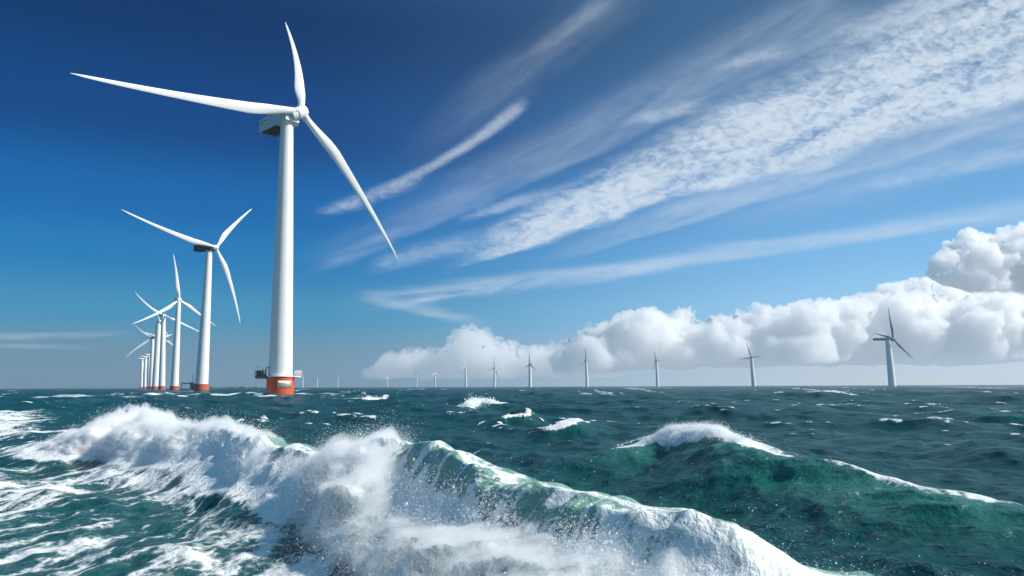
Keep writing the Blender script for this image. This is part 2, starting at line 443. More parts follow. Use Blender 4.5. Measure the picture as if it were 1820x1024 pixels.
def build_sea():
    # a sheet of rings round the viewer's place: fine where it is close, coarse where it is far
    r = [3.0]
    while r[-1] < 14400:
        q = r[-1]
        k = 0.0055 if q < 400 else (0.009 if q < 2500 else 0.02)
        r.append(q + max(0.04, k * q))
    r = np.array([0.02, 1.0, 2.0] + r, np.float32)
    fine = np.radians(np.arange(-41, 41, 0.078))
    side = np.radians(np.concatenate([np.arange(41, 60, 0.5), np.arange(60, 300, 4.0), np.arange(300, 319, 0.5)]))
    az = np.concatenate([fine, side]).astype(np.float32)
    R, A = np.meshgrid(r, az, indexing='ij')
    x = (R * np.sin(A)).ravel(); y = (R * np.cos(A)).ravel(); rad = R.ravel()
    nr, na = R.shape
    space = np.maximum(np.gradient(r), r * math.radians(0.078) * 1.2)
    daz = np.gradient(np.concatenate([az, [az[0] + 2 * np.pi]]))[:-1]
    g = np.random.default_rng(21)
    z = np.zeros_like(x); sx = np.zeros_like(x); sy = np.zeros_like(x); sharp = np.zeros_like(x)
    lam = np.geomspace(0.55, 42, 92)
    heading = math.atan2(-0.42, -0.9)
    fade_r = np.clip((r - 45) / 60, 0, 1); fade_r = fade_r * fade_r * (3 - 2 * fade_r)
    for i, l in enumerate(lam):
        k = 2 * np.pi / l
        spread = 0.75 if l < 6 else 0.45
        th = heading + g.normal(0, spread)
        kx, ky = k * math.cos(th), k * math.sin(th)
        slope = 0.046 if l < 3 else (0.040 if l < 9 else 0.034)
        a = slope / k
        ok = np.clip((l / space - 2.0) / 2.0, 0, 1)
        if l > 7: ok = ok * (0.3 + 0.7 * fade_r)
        elif l > 3: ok = ok * (0.7 + 0.3 * fade_r)
        rows = np.nonzero(ok > 0)[0]
        if not len(rows): continue
        n = (rows[-1] + 1) * na
        ph = kx * x[:n] + ky * y[:n] + np.float32(g.uniform(0, 6.283))
        if l > 1.5:
            ph += np.float32(1.2) * np.sin(x[:n] * np.float32(0.31 / l ** 0.7) + y[:n] * np.float32(0.23 / l ** 0.7) + i)
        w = np.repeat((a * ok[:rows[-1] + 1]).astype(np.float32), na)
        cs = np.cos(ph) * w; sn = np.sin(ph) * w
        z[:n] += cs
        sx[:n] -= sn * np.float32(0.85 * math.cos(th)); sy[:n] -= sn * np.float32(0.85 * math.sin(th))
        if 1.5 < l < 24: sharp[:n] += cs * np.float32(k)
    # the great crests
    foam = np.zeros_like(x); aer = np.zeros_like(x)
    calm = np.ones_like(x)
    for q, rd in enumerate(RIDGES):
        idx, kk, d, off = rd.locate(x, y)
        ii = np.arange(len(rd.s))
        H = np.interp(kk, ii, rd.H); wf = np.interp(kk, ii, rd.wf); wb = np.interp(kk, ii, rd.wb); lip = np.interp(kk, ii, rd.lip)
        roll = np.interp(kk, ii, rd.extra[:, 0])
        gate = np.exp(-(np.maximum(off - 0.6, 0) / 1.5) ** 2)
        w = np.where(d > 0, wb, wf)
        f = np.exp(-np.abs(d / w) ** np.where(d > 0, 1.5, 1.9)) * gate
        tr = np.exp(-((d + 2.1 * wf) / (0.9 * wf)) ** 2) * gate
        if q == 0: H = H * (1 + 0.10 * (fbm(kk * 0.12, kk * 0 + 3, None, 3) - 0.5) * 2)
        z[idx] += (H * (f - 0.16 * tr)).astype(np.float32)
        sh = lip * H * f ** 2.5
        sx[idx] += (np.interp(kk, ii, rd.n[:, 0]) * sh).astype(np.float32)
        sy[idx] += (np.interp(kk, ii, rd.n[:, 1]) * sh).astype(np.float32)
        X, Y = x[idx], y[idx]
        if q == 0:
            arc = np.interp(kk, ii, rd.s)
            nz = fbm(X * 0.5, Y * 0.5, None, 4)
            fr = np.clip(roll * 1.4, 0, 1)
            top = sstep(-d, -0.5, 0.25) * sstep(-d, 4.6, 2.2) * fr
            back = sstep(d, 3.0 + 2.5 * nz, 0.0) * sstep(d, -0.3, 0.1) * 0.70 * fr * np.interp(arc, [0, 30, 45, 60], [0.35, 0.35, 0.48, 0.62])
            q_ = np.interp(kk, ii, rd.extra[:, 2])
            glass = sstep(q_, 0.05, 0.35) * sstep(-d, 1.6, 0.7)            # clear lip: pale green water under thin veils
            top = top * (1 - 0.60 * glass) * np.interp(arc, [0, 40, 52, 60], [1, 1, 0.85, 0.8])
            veil = sstep(fbm(kk * 1.5, d * 0.55, None, 4), 0.38, 0.66)
            top = top * (1 - glass * 0.55 * (1 - veil)) + 0.25 * glass * veil * fr
            edge = np.exp(-((d - 0.12) / 0.16) ** 2) * sstep(q_, 0.02, 0.2) * 0.72
            foam[idx] = np.maximum(foam[idx], np.maximum(np.maximum(top * 0.97, back), edge) * gate)
            aer[idx] = np.maximum(aer[idx], sstep(np.abs(d), 2.4, 0.2) * fr * gate)
        elif q == 1:
            nz = fbm(X * 0.6, Y * 0.6, None, 4)
            top = sstep(d, 2.4 + 2.0 * nz, 0.0) * sstep(d, -0.55 - 0.4 * roll - 0.5 * nz, 0.1) * np.clip(0.66 + roll * 1.5, 0, 1) * sstep(H, 0.45, 0.9)
            sheet = np.clip(roll * 2.4, 0, 1) * sstep(np.abs(d - 0.1), 1.1, 0.2)
            foam[idx] = np.maximum(foam[idx], np.maximum(top * 0.75, sheet) * gate)
            aer[idx] = np.maximum(aer[idx], 0.50 * f * sstep(H, 0.5, 1.4) * sstep(-d, -0.8, 0.6))
        else:
            top = sstep(np.abs(d + 0.3), 0.75 * rd.wf.max(), 0.1) * np.clip(roll * 4.0, 0, 1) * sstep(H, 0.15, 0.7) * gate
            foam[idx] = np.maximum(foam[idx], top)
            aer[idx] = np.maximum(aer[idx], 0.25 * f * sstep(H, 0.3, 1.2))
        calm[idx] = np.minimum(calm[idx], 1 - 0.5 * f.astype(np.float32))
    # open-water whitecaps, foam in the lee of the breaker, foam round the tower feet
    sig = np.std(sharp[(rad > 60) & (rad < 300)])
    patch = fbm(x / 14 + 3, y / 9, None, 3)
    patch2 = fbm(x / 55 + 30, y / 40, None, 2)
    cap = sstep(sharp / sig, 1.25, 2.5) * sstep(patch * 0.6 + patch2 * 0.6, 0.50, 0.70)
    farcap = sstep(rad, 120, 420)
    fine_r = np.clip(rad / 300, 0, 6)
    sp = fbm(x / (1.6 + 4.0 * fine_r), y / (7 + 50 * fine_r), None, 4)
    cap = np.maximum(cap * (1 - 0.5 * farcap), farcap * sstep(sp, 0.53, 0.70) * 0.74 * sstep(patch2, 0.2, 0.55))
    foam = np.maximum(foam, cap * 0.62 * sstep(rad, 24, 60))
    ra = RIDGE_A
    # left of / in front of the breaker
    idx = np.nonzero((y > 2) & (y < 130) & (x < 20) & (x > -140))[0]
    X, Y = x[idx], y[idx]
    b = ra.crest[::4]; nb = ra.n[::4]
    k = np.zeros(len(idx), np.int32)
    for i in range(0, len(idx), 200000):
        j = slice(i, i + 200000)
        k[j] = ((X[j][:, None] - b[None, :, 0].astype(np.float32)) ** 2 + (Y[j][:, None] - b[None, :, 1].astype(np.float32)) ** 2).argmin(1)
    dist = (X - b[k, 0]) * nb[k, 0] + (Y - b[k, 1]) * nb[k, 1]
    big = fbm(X * 0.10 + Y * 0.03, Y * 0.045 - X * 0.01 + 4, None, 3)
    lace = sstep(dist, 1.2, 4.0) * sstep(Y, 48, 34)
    cov = 0.50 + 0.62 * (big - 0.5) * 2.4 + 0.05 * sstep(-X - Y * 0.45, -1.0, 5.0)
    cov = np.clip(cov, 0.05, 0.86) * lace
    cov += 0.22 * sstep(dist, 2.0, 3.2) * sstep(dist, 5.2, 3.0) * sstep(Y, 24, 30) * sstep(Y, 48, 40)
    foam[idx] = np.maximum(foam[idx], cov)
    # pale torn water far to the left
    h2 = sstep(X / Y, -0.53, -0.66) * sstep(Y, 48, 62)
    foam[idx] = np.maximum(foam[idx], h2 * (0.36 + 0.6 * fbm(X / 9, Y / 16, None, 3)))
    aer[idx] = np.maximum(aer[idx], 0.12 * lace)
    # wet churn round the feet of the towers and torn foam trailing behind the near breaker
    for (px, py, ru, rv, rot, kf) in FOAM_PATCHES:
        c = at_z(px, py, 0.2)
        dx, dy = x - c[0], y - c[1]
        cr, sr = math.cos(rot), math.sin(rot)
        uu = (dx * cr + dy * sr) / ru; vv = (-dx * sr + dy * cr) / rv
        m2 = uu * uu + vv * vv
        foam = np.maximum(foam, kf * sstep(m2, 1.0, 0.1))
    hx, hy = 0.0, 0.0
    X = x + sx; Y = y + sy; Zz = z
    # far away the mean level is kept at zero so that the horizon stays where it is
    V = np.stack([X, Y, Zz], 1)
    i0 = (np.arange(nr - 1)[:, None] * na + np.arange(na)[None, :])
    j1 = np.roll(np.arange(na), -1)
    i1 = (np.arange(nr - 1)[:, None] * na + j1[None, :])
    Q = np.stack([i0, i0 + na, i1 + na, i1], -1).reshape(-1, 4)
    Q = Q[:, ::-1]
    me = np_mesh('sea', V, Q)
    add_attr(me, 'foam', np.clip(foam, 0, 1)); add_attr(me, 'aer', np.clip(aer, 0, 1))
    o = obj('sea', me, water_material())
    tag(o, 'rough dark green sea with foam streaks reaching to the horizon', 'sea', None, 'structure')
    return o

FOAM_PATCHES = [
    # px, py, half length, half width (m), heading, strength
    (350, 702, 60, 20, 0.2, 0.85), (440, 700, 50, 16, 0.0, 0.85), (497, 705, 22, 18, 0.0, 0.95), (570, 700, 40, 12, -0.2, 0.5),
    (650, 706, 20, 4, 0.1, 0.6), (941, 694, 28, 14, 0.0, 0.9),
    (870, 832, 2.6, 0.7, -0.9, 0.72), (930, 850, 3.0, 0.6, -1.1, 0.75), (965, 872, 2.6, 1.2, -1.2, 0.6),
    (1000, 880, 2.6, 1.0, -0.4, 0.45), (1080, 905, 2.6, 1.2, -0.5, 0.5), (1180, 940, 2.2, 1.0, -0.5, 0.55), (1310, 960, 1.8, 0.7, -0.4, 0.5),
    (1560, 910, 3.0, 1.6, 0.2, 0.30), (1600, 870, 3.5, 1.6, -0.9, 0.26), (1740, 888, 3.0, 1.6, -0.9, 0.30),
    (25, 777, 9.0, 2.2, 0.1, 0.7), (60, 705, 60, 40, 0.3, 0.5),
    (800, 792, 3.0, 0.8, 0.1, 0.5), (700, 690, 90, 20, 0, 0.4), (1480, 720, 14, 4, 0, 0.4), (1450, 697, 40, 12, 0, 0.5), (800, 735, 6, 1.6, 0, 0.5),
]

def water_material():
    m = bpy.data.materials.new('sea_water'); m.use_nodes = True
    t = m.node_tree; t.nodes.clear(); N = Nodes(t)
    out = t.nodes.new('ShaderNodeOutputMaterial')
    geo = t.nodes.new('ShaderNodeNewGeometry')
    P = geo.outputs['Position']
    foam = N.attr('foam'); aer = N.attr('aer')
    x, y, z = N.sep(P)[:3]
    # foam lies in long lanes drawn out by the wind
    wp = N.noise(N.vec(N.mul(x, 0.16), N.mul(y, 0.10), 0.0), 1.0, 3, 0.55, col=True)
    wv = N.vm('SUBTRACT', wp, (0.5, 0.5, 0.5))
    wp2 = N.noise(P, 0.9, 3, 0.55, col=True)
    wv2 = N.vm('SUBTRACT', wp2, (0.5, 0.5, 0.5))
    rx = N.sub(N.mul(x, 0.97), N.mul(y, 0.22)); ry = N.add(N.mul(y, 0.97), N.mul(x, 0.22))
    lane = N.vec(N.mul(rx, 0.66), N.mul(ry, 0.22), 0.0)
    lane = N.vm('ADD', lane, N.vm('SCALE', wv, scale=3.2))
    lane = N.vm('ADD', lane, N.vm('SCALE', wv2, scale=0.42))
    cells = N.voro(lane, 1.0, 'DISTANCE_TO_EDGE', 1.0, '2D')
    cells2 = N.voro(N.vm('ADD', N.vm('SCALE', lane, scale=2.7), (7.3, 2.1, 0.0)), 1.0, 'DISTANCE_TO_EDGE', 1.0, '2D')
    n1 = N.noise(lane, 1.1, 6, 0.62)
    n2 = N.noise(N.vm('MULTIPLY', P, (1.0, 0.6, 1.0)), 5.5, 5, 0.65)
    web = N.sub(1.0, N.mul(N.m('POWER', cells, 0.55), 1.15))
    web2 = N.sub(1.0, N.mul(N.m('POWER', cells2, 0.6), 1.3))
    pat = N.add(N.add(N.mul(web, 0.40), N.mul(web2, 0.16)), N.add(N.mul(n1, 0.55), N.mul(N.sub(n2, 0.5), 0.55)))
    thr = N.sub(1.06, N.mul(foam, 1.02))
    fm = N.ss(N.sub(pat, thr), -0.05, 0.16)
    fm = N.mul(fm, N.ss(foam, 0.01, 0.08))
    thin = N.mul(N.ss(N.sub(pat, thr), -0.32, 0.05), N.ss(foam, 0.02, 0.3))     # bubbles just under the surface
    deep = (0.0045, 0.054, 0.060, 1); teal = (0.019, 0.148, 0.118, 1); pale = (0.25, 0.44, 0.34, 1)
    n3 = N.noise(P, 0.05, 3, 0.5)
    col = N.mixc(N.mul(N.ss(n3, 0.3, 0.7), 0.45), deep, (0.005, 0.070, 0.068, 1))
    col = N.mixc(N.ss(aer, 0.0, 0.5), col, teal)
    col = N.mixc(N.ss(aer, 0.5, 1.0), col, pale)
    col = N.mixc(N.mul(thin, 0.30), col, (0.10, 0.22, 0.24, 1))
    b1 = N.noise(N.vm('MULTIPLY', P, (1.0, 1.0, 1.0)), 1.6, 7, 0.62)
    b2 = N.noise(N.vm('ADD', P, N.vm('SCALE', wv, scale=1.5)), 0.35, 5, 0.6)
    b3 = N.noise(N.vm('MULTIPLY', P, (1.0, 0.7, 1.0)), 7.0, 4, 0.6)
    hgt = N.add(N.add(N.mul(b1, 0.20), N.mul(b2, 0.60)), N.mul(b3, 0.035))
    bump = t.nodes.new('ShaderNodeBump'); bump.inputs['Strength'].default_value = 0.9; bump.inputs['Distance'].default_value = 1.0
    t.links.new(hgt, bump.inputs['Height'])
    body = t.nodes.new('ShaderNodeBsdfDiffuse')
    t.links.new(col, body.inputs['Color']); t.links.new(bump.outputs[0], body.inputs['Normal'])
    gl = t.nodes.new('ShaderNodeBsdfGlossy'); gl.inputs['Roughness'].default_value = 0.16
    t.links.new(bump.outputs[0], gl.inputs['Normal'])
    fr = t.nodes.new('ShaderNodeFresnel'); fr.inputs['IOR'].default_value = 1.333
    t.links.new(bump.outputs[0], fr.inputs['Normal'])
    # small steep ripples keep even a grazing sea from mirroring fully
    w = t.nodes.new('ShaderNodeMixShader')
    t.links.new(N.m('MINIMUM', N.mul(fr.outputs[0], 0.9), 0.30), w.inputs[0])
    t.links.new(body.outputs[0], w.inputs[1]); t.links.new(gl.outputs[0], w.inputs[2])
    fb = t.nodes.new('ShaderNodeBump'); fb.inputs['Strength'].default_value = 0.7; fb.inputs['Distance'].default_value = 0.12
    t.links.new(N.add(n2, N.mul(pat, 0.8)), fb.inputs['Height'])
    fo = t.nodes.new('ShaderNodeBsdfPrincipled')
    fo.inputs['Base Color'].default_value = (0.80, 0.82, 0.82, 1); fo.inputs['Roughness'].default_value = 0.7
    t.links.new(fb.outputs[0], fo.inputs['Normal'])
    mx = t.nodes.new('ShaderNodeMixShader')
    t.links.new(fm, mx.inputs[0]); t.links.new(w.outputs[0], mx.inputs[1]); t.links.new(fo.outputs[0], mx.inputs[2])
    t.links.new(mx.outputs[0], out.inputs['Surface'])
    return m

build_sea()

# ---------------------------------------------------------------- white water: tumbling foam bodies and clouds of drops
def foam_material():
    m = bpy.data.materials.new('white_water'); m.use_nodes = True
    t = m.node_tree; t.nodes.clear(); N = Nodes(t)
    out = t.nodes.new('ShaderNodeOutputMaterial')
    b = t.nodes.new('ShaderNodeBsdfPrincipled')
    b.inputs['Base Color'].default_value = (0.84, 0.87, 0.88, 1); b.inputs['Roughness'].default_value = 0.6
    geo = t.nodes.new('ShaderNodeNewGeometry'); P = geo.outputs['Position']
    n = N.noise(P, 9.0, 6, 0.7)
    thin = N.attr('thin')
    n2 = N.noise(N.vm('MULTIPLY', P, (1.0, 1.0, 0.5)), 3.2, 6, 0.65)
    f = N.ss(N.add(n2, N.mul(N.sub(n, 0.5), 0.3)), 0.42, 0.60)
    col = N.mixc(N.mul(thin, N.sub(1.0, f)), (0.84, 0.87, 0.88, 1), (0.10, 0.30, 0.27, 1))
    t.links.new(col, b.inputs['Base Color'])
    bp = t.nodes.new('ShaderNodeBump'); bp.inputs['Strength'].default_value = 0.8; bp.inputs['Distance'].default_value = 0.12
    t.links.new(n, bp.inputs['Height']); t.links.new(bp.outputs[0], b.inputs['Normal'])
    t.links.new(b.outputs[0], out.inputs['Surface'])
    return m

def mist_material(name, dens):
    m = bpy.data.materials.new(name); m.use_nodes = True
    t = m.node_tree; t.nodes.clear()
    out = t.nodes.new('ShaderNodeOutputMaterial')
    v = t.nodes.new('ShaderNodeVolumePrincipled')
    v.inputs['Color'].default_value = (0.998, 0.999, 0.999, 1); v.inputs['Density'].default_value = dens; v.inputs['Anisotropy'].default_value = 0.0
    t.links.new(v.outputs[0], out.inputs['Volume'])
    return m

def drop_material():
    m = bpy.data.materials.new('water_drops'); m.use_nodes = True
    t = m.node_tree; t.nodes.clear()
    out = t.nodes.new('ShaderNodeOutputMaterial')
    d = t.nodes.new('ShaderNodeBsdfDiffuse'); d.inputs['Color'].default_value = (0.95, 0.965, 0.97, 1)
    tr = t.nodes.new('ShaderNodeBsdfTranslucent'); tr.inputs['Color'].default_value = (0.95, 0.965, 0.97, 1)
    mx = t.nodes.new('ShaderNodeMixShader'); mx.inputs[0].default_value = 0.4
    t.links.new(d.outputs[0], mx.inputs[1]); t.links.new(tr.outputs[0], mx.inputs[2])
    t.links.new(mx.outputs[0], out.inputs['Surface'])
    return m

def points_object(name, P, rad, mat, label):
    me = bpy.data.meshes.new(name)
    me.vertices.add(len(P)); me.vertices.foreach_set('co', np.asarray(P, np.float32).ravel())
    add_attr(me, 'drop_radius', rad); me.update()
    o = obj(name, me, mat)
    tree = bpy.data.node_groups.new(name + '_drops', 'GeometryNodeTree')
    tree.interface.new_socket('Geometry', in_out='INPUT', socket_type='NodeSocketGeometry')
    tree.interface.new_socket('Geometry', in_out='OUTPUT', socket_type='NodeSocketGeometry')
    gi = tree.nodes.new('NodeGroupInput'); go = tree.nodes.new('NodeGroupOutput')
    mp = tree.nodes.new('GeometryNodeMeshToPoints')
    na = tree.nodes.new('GeometryNodeInputNamedAttribute'); na.data_type = 'FLOAT'; na.inputs['Name'].default_value = 'drop_radius'
    sm = tree.nodes.new('GeometryNodeSetMaterial'); sm.inputs['Material'].default_value = mat
    tree.links.new(gi.outputs[0], mp.inputs['Mesh'])
    tree.links.new(na.outputs['Attribute'], mp.inputs['Radius'])
    tree.links.new(mp.outputs[0], sm.inputs['Geometry']); tree.links.new(sm.outputs[0], go.inputs[0])
    md = o.modifiers.new('drops', 'NODES'); md.node_group = tree
    tag(o, label, 'spray', None, 'stuff')
    return o

class Roller:
    """the tumbling body in front of a crest, as a function of (arc index, phi)"""
    def __init__(self, rd, reach=1.25, bulge=0.10):
        self.rd = rd; self.reach = reach; self.bulge = bulge
        self.ii = np.arange(len(rd.s))
    def surf(self, k, phi, amp=1.0, seed=0.0, outer=0.0, rise=0.0):
        rd = self.rd; I = lambda a: np.interp(k, self.ii, a)
        cx, cy = I(rd.crest[:, 0]), I(rd.crest[:, 1]); nx, ny = I(rd.n[:, 0]), I(rd.n[:, 1])
        H, wf, b, q = I(rd.H), I(rd.wf), I(rd.extra[:, 0]), np.clip(I(rd.extra[:, 2]), 0, 0.9)
        s = I(rd.s)
        zt = H * (1 - q) + self.bulge * b
        e0 = wf * np.sqrt(np.maximum(-np.log(np.maximum(1 - q, 0.05)), 0)) * 0.8 - 0.1
        E = (self.reach * wf * 0.62 - 0.25 * e0) * (0.35 + 0.65 * np.clip(b, 0, 1.3)) * (I(rd.extra[:, 3]) if rd.extra.shape[1] > 3 else 1.0)
        # scalloped foot: tongues of foam reach out unevenly
        E = E * (0.72 + 0.65 * fbm(s * 0.55 + seed, s * 0, None, 3))
        a = phi * np.pi / 2
        e = np.where(phi > 0, e0 + E * np.sin(np.minimum(a, 1.75)), e0 + 1.3 * np.sin(a))
        z = np.where(a < 1.571, zt * np.cos(a), -0.5 * (a - 1.571) * 2)
        ne = np.where(phi > 0, np.sin(np.clip(a, 0, 1.571)), np.sin(a)); nz = np.cos(np.clip(a, -1.2, 1.571))
        x = cx + nx * e; y = cy + ny * e
        sc = 1.15
        B = 0.62 - fbm(x * sc + seed, y * sc, z * sc * 1.2, 6, 0.60, billow=True) * 1.5
        C = fbm(x * 0.5 + seed, y * 0.5, z * 0.55, 2) - 0.52
        act = np.clip(b * 1.2, 0, 1.1)
        D = (B * 0.62 + C * 1.0) * act * amp * np.clip(0.35 + np.abs(phi) * 1.3, 0, 1) + outer
        x = x + nx * ne * D; y = y + ny * ne * D; z = z + nz * D
        if rise:
            w = fbm(x * 1.3 + 5, y * 1.3, z * 0.8, 4, 0.6)
            up = I(rd.extra[:, 1]) * rise * sstep(w, 0.25, 0.75) * np.exp(-((phi - 0.0) / 0.42) ** 2) * (0.6 + 0.8 * fbm(s * 0.9 + 2, s * 0, None, 3))
            z = z + up; x = x - nx * up * 0.12; y = y - ny * up * 0.12
        z = z - (1 - sstep(b, 0.10, 0.42)) * 1.6 * np.clip(b < 0.42, 0, 1)
        return x, y, z, nx * ne, ny * ne, nz, b

def roller_mesh(rd, name, label, nk, nph, phi0=-0.4, k0=0.0, k1=1.0, thin=None, amp=1.0, mat=None, outer=0.0, closed=False, rise=0.0):
    R = Roller(rd)
    kk = np.linspace(k0, k1, nk) * (len(rd.s) - 1); ph = np.linspace(phi0, 1.12, nph)
    K, PH = np.meshgrid(kk, ph, indexing='ij')
    x, y, z, *_ , b = R.surf(K.ravel(), PH.ravel(), amp, outer=outer, rise=rise)
    V = np.stack([x, y, z], 1)
    i = (np.arange(nk - 1)[:, None] * nph + np.arange(nph - 1)[None, :]).ravel()
    Q = np.stack([i, i + 1, i + nph + 1, i + nph], 1)
    if closed:                                            # floor below the water so that the body is shut
        G = V.reshape(nk, nph, 3)
        lo = G.copy(); lo[:, :, 2] = -1.6
        n0 = nk * nph
        V = np.concatenate([V, lo.reshape(-1, 3)])
        Qb = Q[:, ::-1] + n0
        k_ = np.arange(nk - 1) * nph
        s0 = np.stack([k_ + nph, k_ + nph + n0, k_ + n0, k_], 1)
        e_ = k_ + nph - 1
        s1 = np.stack([e_ + n0, e_ + nph + n0, e_ + nph, e_], 1)
        p_ = np.arange(nph - 1)
        c0 = np.stack([p_ + n0, p_ + 1 + n0, p_ + 1, p_], 1)
        q_ = p_ + (nk - 1) * nph
        c1 = np.stack([q_ + 1, q_ + 1 + n0, q_ + n0, q_], 1)
        Q = np.concatenate([Q, Qb, s0, s1, c0, c1])
    me = np_mesh(name, V, Q)
    if thin is not None: add_attr(me, 'thin', thin(K.ravel(), PH.ravel()))
    o = obj(name, me, mat)
    tag(o, label, 'foam', None, 'stuff')
    return R

def gate_noise(P, sc, seed=0.0, octv=4):
    return fbm(P[:, 0] * sc + seed, P[:, 1] * sc - seed, P[:, 2] * sc, octv, 0.55)

def build_spray():
    g = np.random.default_rng(99)
    fm, dm = foam_material(), drop_material()
    n_a = len(RIDGE_A.s) - 1
    def arc_k(px):                                        # crest index that stands at a photo column
        c = RIDGE_A.crest; col = 910 + F * (c[:, 0] / c[:, 1])
        return np.interp(px, col, np.arange(n_a + 1))
    ka, kb, kc = arc_k(700), arc_k(790), arc_k(930)
    thin = lambda K, PH: np.clip(sstep(K, ka, kb) * 0.75 - 0.35 * sstep(K, kc, n_a) * 0, 0, 1) * np.clip(1.2 - 0.4 * PH, 0, 1)
    RA = roller_mesh(RIDGE_A, 'breaking_wave_foam', 'white tumbling foam of the long breaker from the left to the front', 1500, 110, thin=thin, mat=fm, outer=0.0)
    roller_mesh(RIDGE_A, 'spray_mist', 'soft white mist wrapped round the long breaking crest', 700, 60, -0.4, thin=None, mat=mist_material('spray_mist', 3.5), outer=0.10, closed=True)
    roller_mesh(RIDGE_A, 'spray_mist', 'thin bright veil of spray rising over the bursts of the breaker', 900, 60, -0.5, thin=None, mat=mist_material('spray_veil', 1.5), outer=0.16, closed=True, rise=1.6)
    RB = roller_mesh(RIDGE_B, 'breaking_wave_foam', 'small white foam cap on the green wave at the right', 500, 40, -0.5, thin=None, amp=0.8, mat=fm)

    PTS, RAD = [], []
    def add(P, r): PTS.append(P); RAD.append(r)
    # drops hugging the tumbling body: a soft fringe
    def fringe(R, n, lo, hi, scale, r0, seed, ph_lo=-0.35, ph_hi=1.1, thr=0.42, bpow=1.0, kmin=0.0, kmax=1.0, bmin=0.12):
        nn = len(R.ii) - 1
        cdf = np.cumsum(np.gradient(R.rd.s) * np.clip(R.rd.extra[:, 0], 0, 2) ** bpow * ((R.ii >= kmin * nn) & (R.ii <= kmax * nn)))
        k = np.interp(g.uniform(0, cdf[-1], n), cdf, R.ii) + g.normal(0, 0.4, n)
        ph = g.uniform(ph_lo, ph_hi, n)
        x, y, z, nx, ny, nz, b = R.surf(k, ph)
        off = -np.log(g.uniform(1e-4, 1, n)) * scale * (0.35 + b)
        P = np.stack([x + nx * off + g.normal(0, 0.02, n), y + ny * off + g.normal(0, 0.02, n), z + nz * off + g.normal(0, 0.02, n)], 1)
        gn = gate_noise(P, 1.3, seed)
        keep = (gn > thr - 0.12 * g.uniform(0, 1, n)) & (z > -0.25) & (b > bmin)
        r = r0 * np.exp(g.normal(0, 0.45, n))
        add(P[keep], r[keep])
    far_k = arc_k(560) / n_a; mid_k = arc_k(760) / n_a
    fringe(RA, 260000, 0, 1, 0.13, 0.0055, 1.0, kmax=far_k, thr=0.40)
    fringe(RA, 200000, 0, 1, 0.11, 0.0036, 2.0, kmin=far_k, kmax=mid_k, thr=0.40)
    fringe(RA, 240000, 0, 1, 0.11, 0.0028, 3.0, kmin=mid_k, thr=0.46, ph_lo=0.0)
    fringe(RA, 60000, 0, 1, 0.35, 0.0026, 4.0, kmin=mid_k, thr=0.50, ph_lo=0.2)
    fringe(RB, 90000, 0, 1, 0.08, 0.005, 5.0, thr=0.40, bmin=0.26)
    # plumes thrown up from the crest
    def plume(rd, n, r0, seed, kmin=0.0, kmax=1.0, back=0.5, front=1.3):
        ii = np.arange(len(rd.s)); nn = ii[-1]
        pl = rd.extra[:, 1] * ((ii >= kmin * nn) & (ii <= kmax * nn))
        cdf = np.cumsum(np.gradient(rd.s) * np.clip(pl, 0, 9) ** 1.2)
        k = np.interp(g.uniform(0, cdf[-1], n), cdf, ii) + g.normal(0, 0.6, n)
        I = lambda a: np.interp(k, ii, a)
        H, p = I(rd.H), I(rd.extra[:, 1])
        s = I(rd.s)
        p = p * (0.55 + 0.9 * fbm(s * 1.1 + seed, s * 0, None, 3))
        t = -np.log(g.uniform(1e-3, 1, n)) * 0.34
        e = g.normal(0.25, 0.45, n) * (0.5 + t) - 0.35 * t - 0.1
        jit = g.normal(0, 0.25, n) * t
        T = np.stack([I(rd.T[:, 0]), I(rd.T[:, 1])], 1)
        x = I(rd.crest[:, 0]) + I(rd.n[:, 0]) * e + T[:, 0] * jit; y = I(rd.crest[:, 1]) + I(rd.n[:, 1]) * e + T[:, 1] * jit
        z = H * 0.92 + p * t * 1.25 - 0.25 * np.abs(e)
        P = np.stack([x, y, z], 1)
        gn = gate_noise(P * np.array([1, 1, 0.7]), 1.1, seed)
        keep = gn > 0.30 + 0.16 * t + 0.12 * g.uniform(-1, 1, n)
        r = r0 * np.exp(g.normal(0, 0.45, n))
        add(P[keep], r[keep])
    def jets(rd, m, per, r0, seed, kmin=0.0, kmax=1.0, fac=1.0):
        ii = np.arange(len(rd.s)); nn = ii[-1]
        pl = rd.extra[:, 1] * ((ii >= kmin * nn) & (ii <= kmax * nn))
        cdf = np.cumsum(np.gradient(rd.s) * np.clip(pl, 0, 9))
        k = np.interp(g.uniform(0, cdf[-1], m), cdf, ii)
        I = lambda a: np.interp(k, ii, a)
        T = np.stack([I(rd.T[:, 0]), I(rd.T[:, 1])], 1); Nn = np.stack([I(rd.n[:, 0]), I(rd.n[:, 1])], 1)
        o = np.stack([I(rd.crest[:, 0]), I(rd.crest[:, 1])], 1) + Nn * g.normal(0.25, 0.4, m)[:, None]
        h = I(rd.extra[:, 1]) * np.abs(g.normal(0.0, 0.75, m)) * fac + 0.05
        lean = g.normal(-0.05, 0.35, m); al = g.normal(0, 0.45, m)
        t = g.uniform(0, 1, (m, per)) ** 1.3
        jit = (0.025 + 0.10 * t) * (0.4 + h[:, None])
        hor = Nn[:, None, :] * (lean[:, None] * h[:, None] * t)[..., None] + T[:, None, :] * (al[:, None] * h[:, None] * t)[..., None]
        xy = o[:, None, :] + hor + g.normal(0, 1, (m, per, 2)) * jit[..., None]
        z = I(rd.H)[:, None] * 0.86 + h[:, None] * (2.0 * t - 0.9 * t * t) + g.normal(0, 1, (m, per)) * jit
        P = np.concatenate([xy, z[..., None]], -1).reshape(-1, 3)
        r = r0 * np.exp(g.normal(0, 0.65, m * per)) * (1.1 - 0.5 * t.ravel())
        add(P, r)
    jets(RIDGE_A, 800, 110, 0.0050, 61, kmax=far_k)
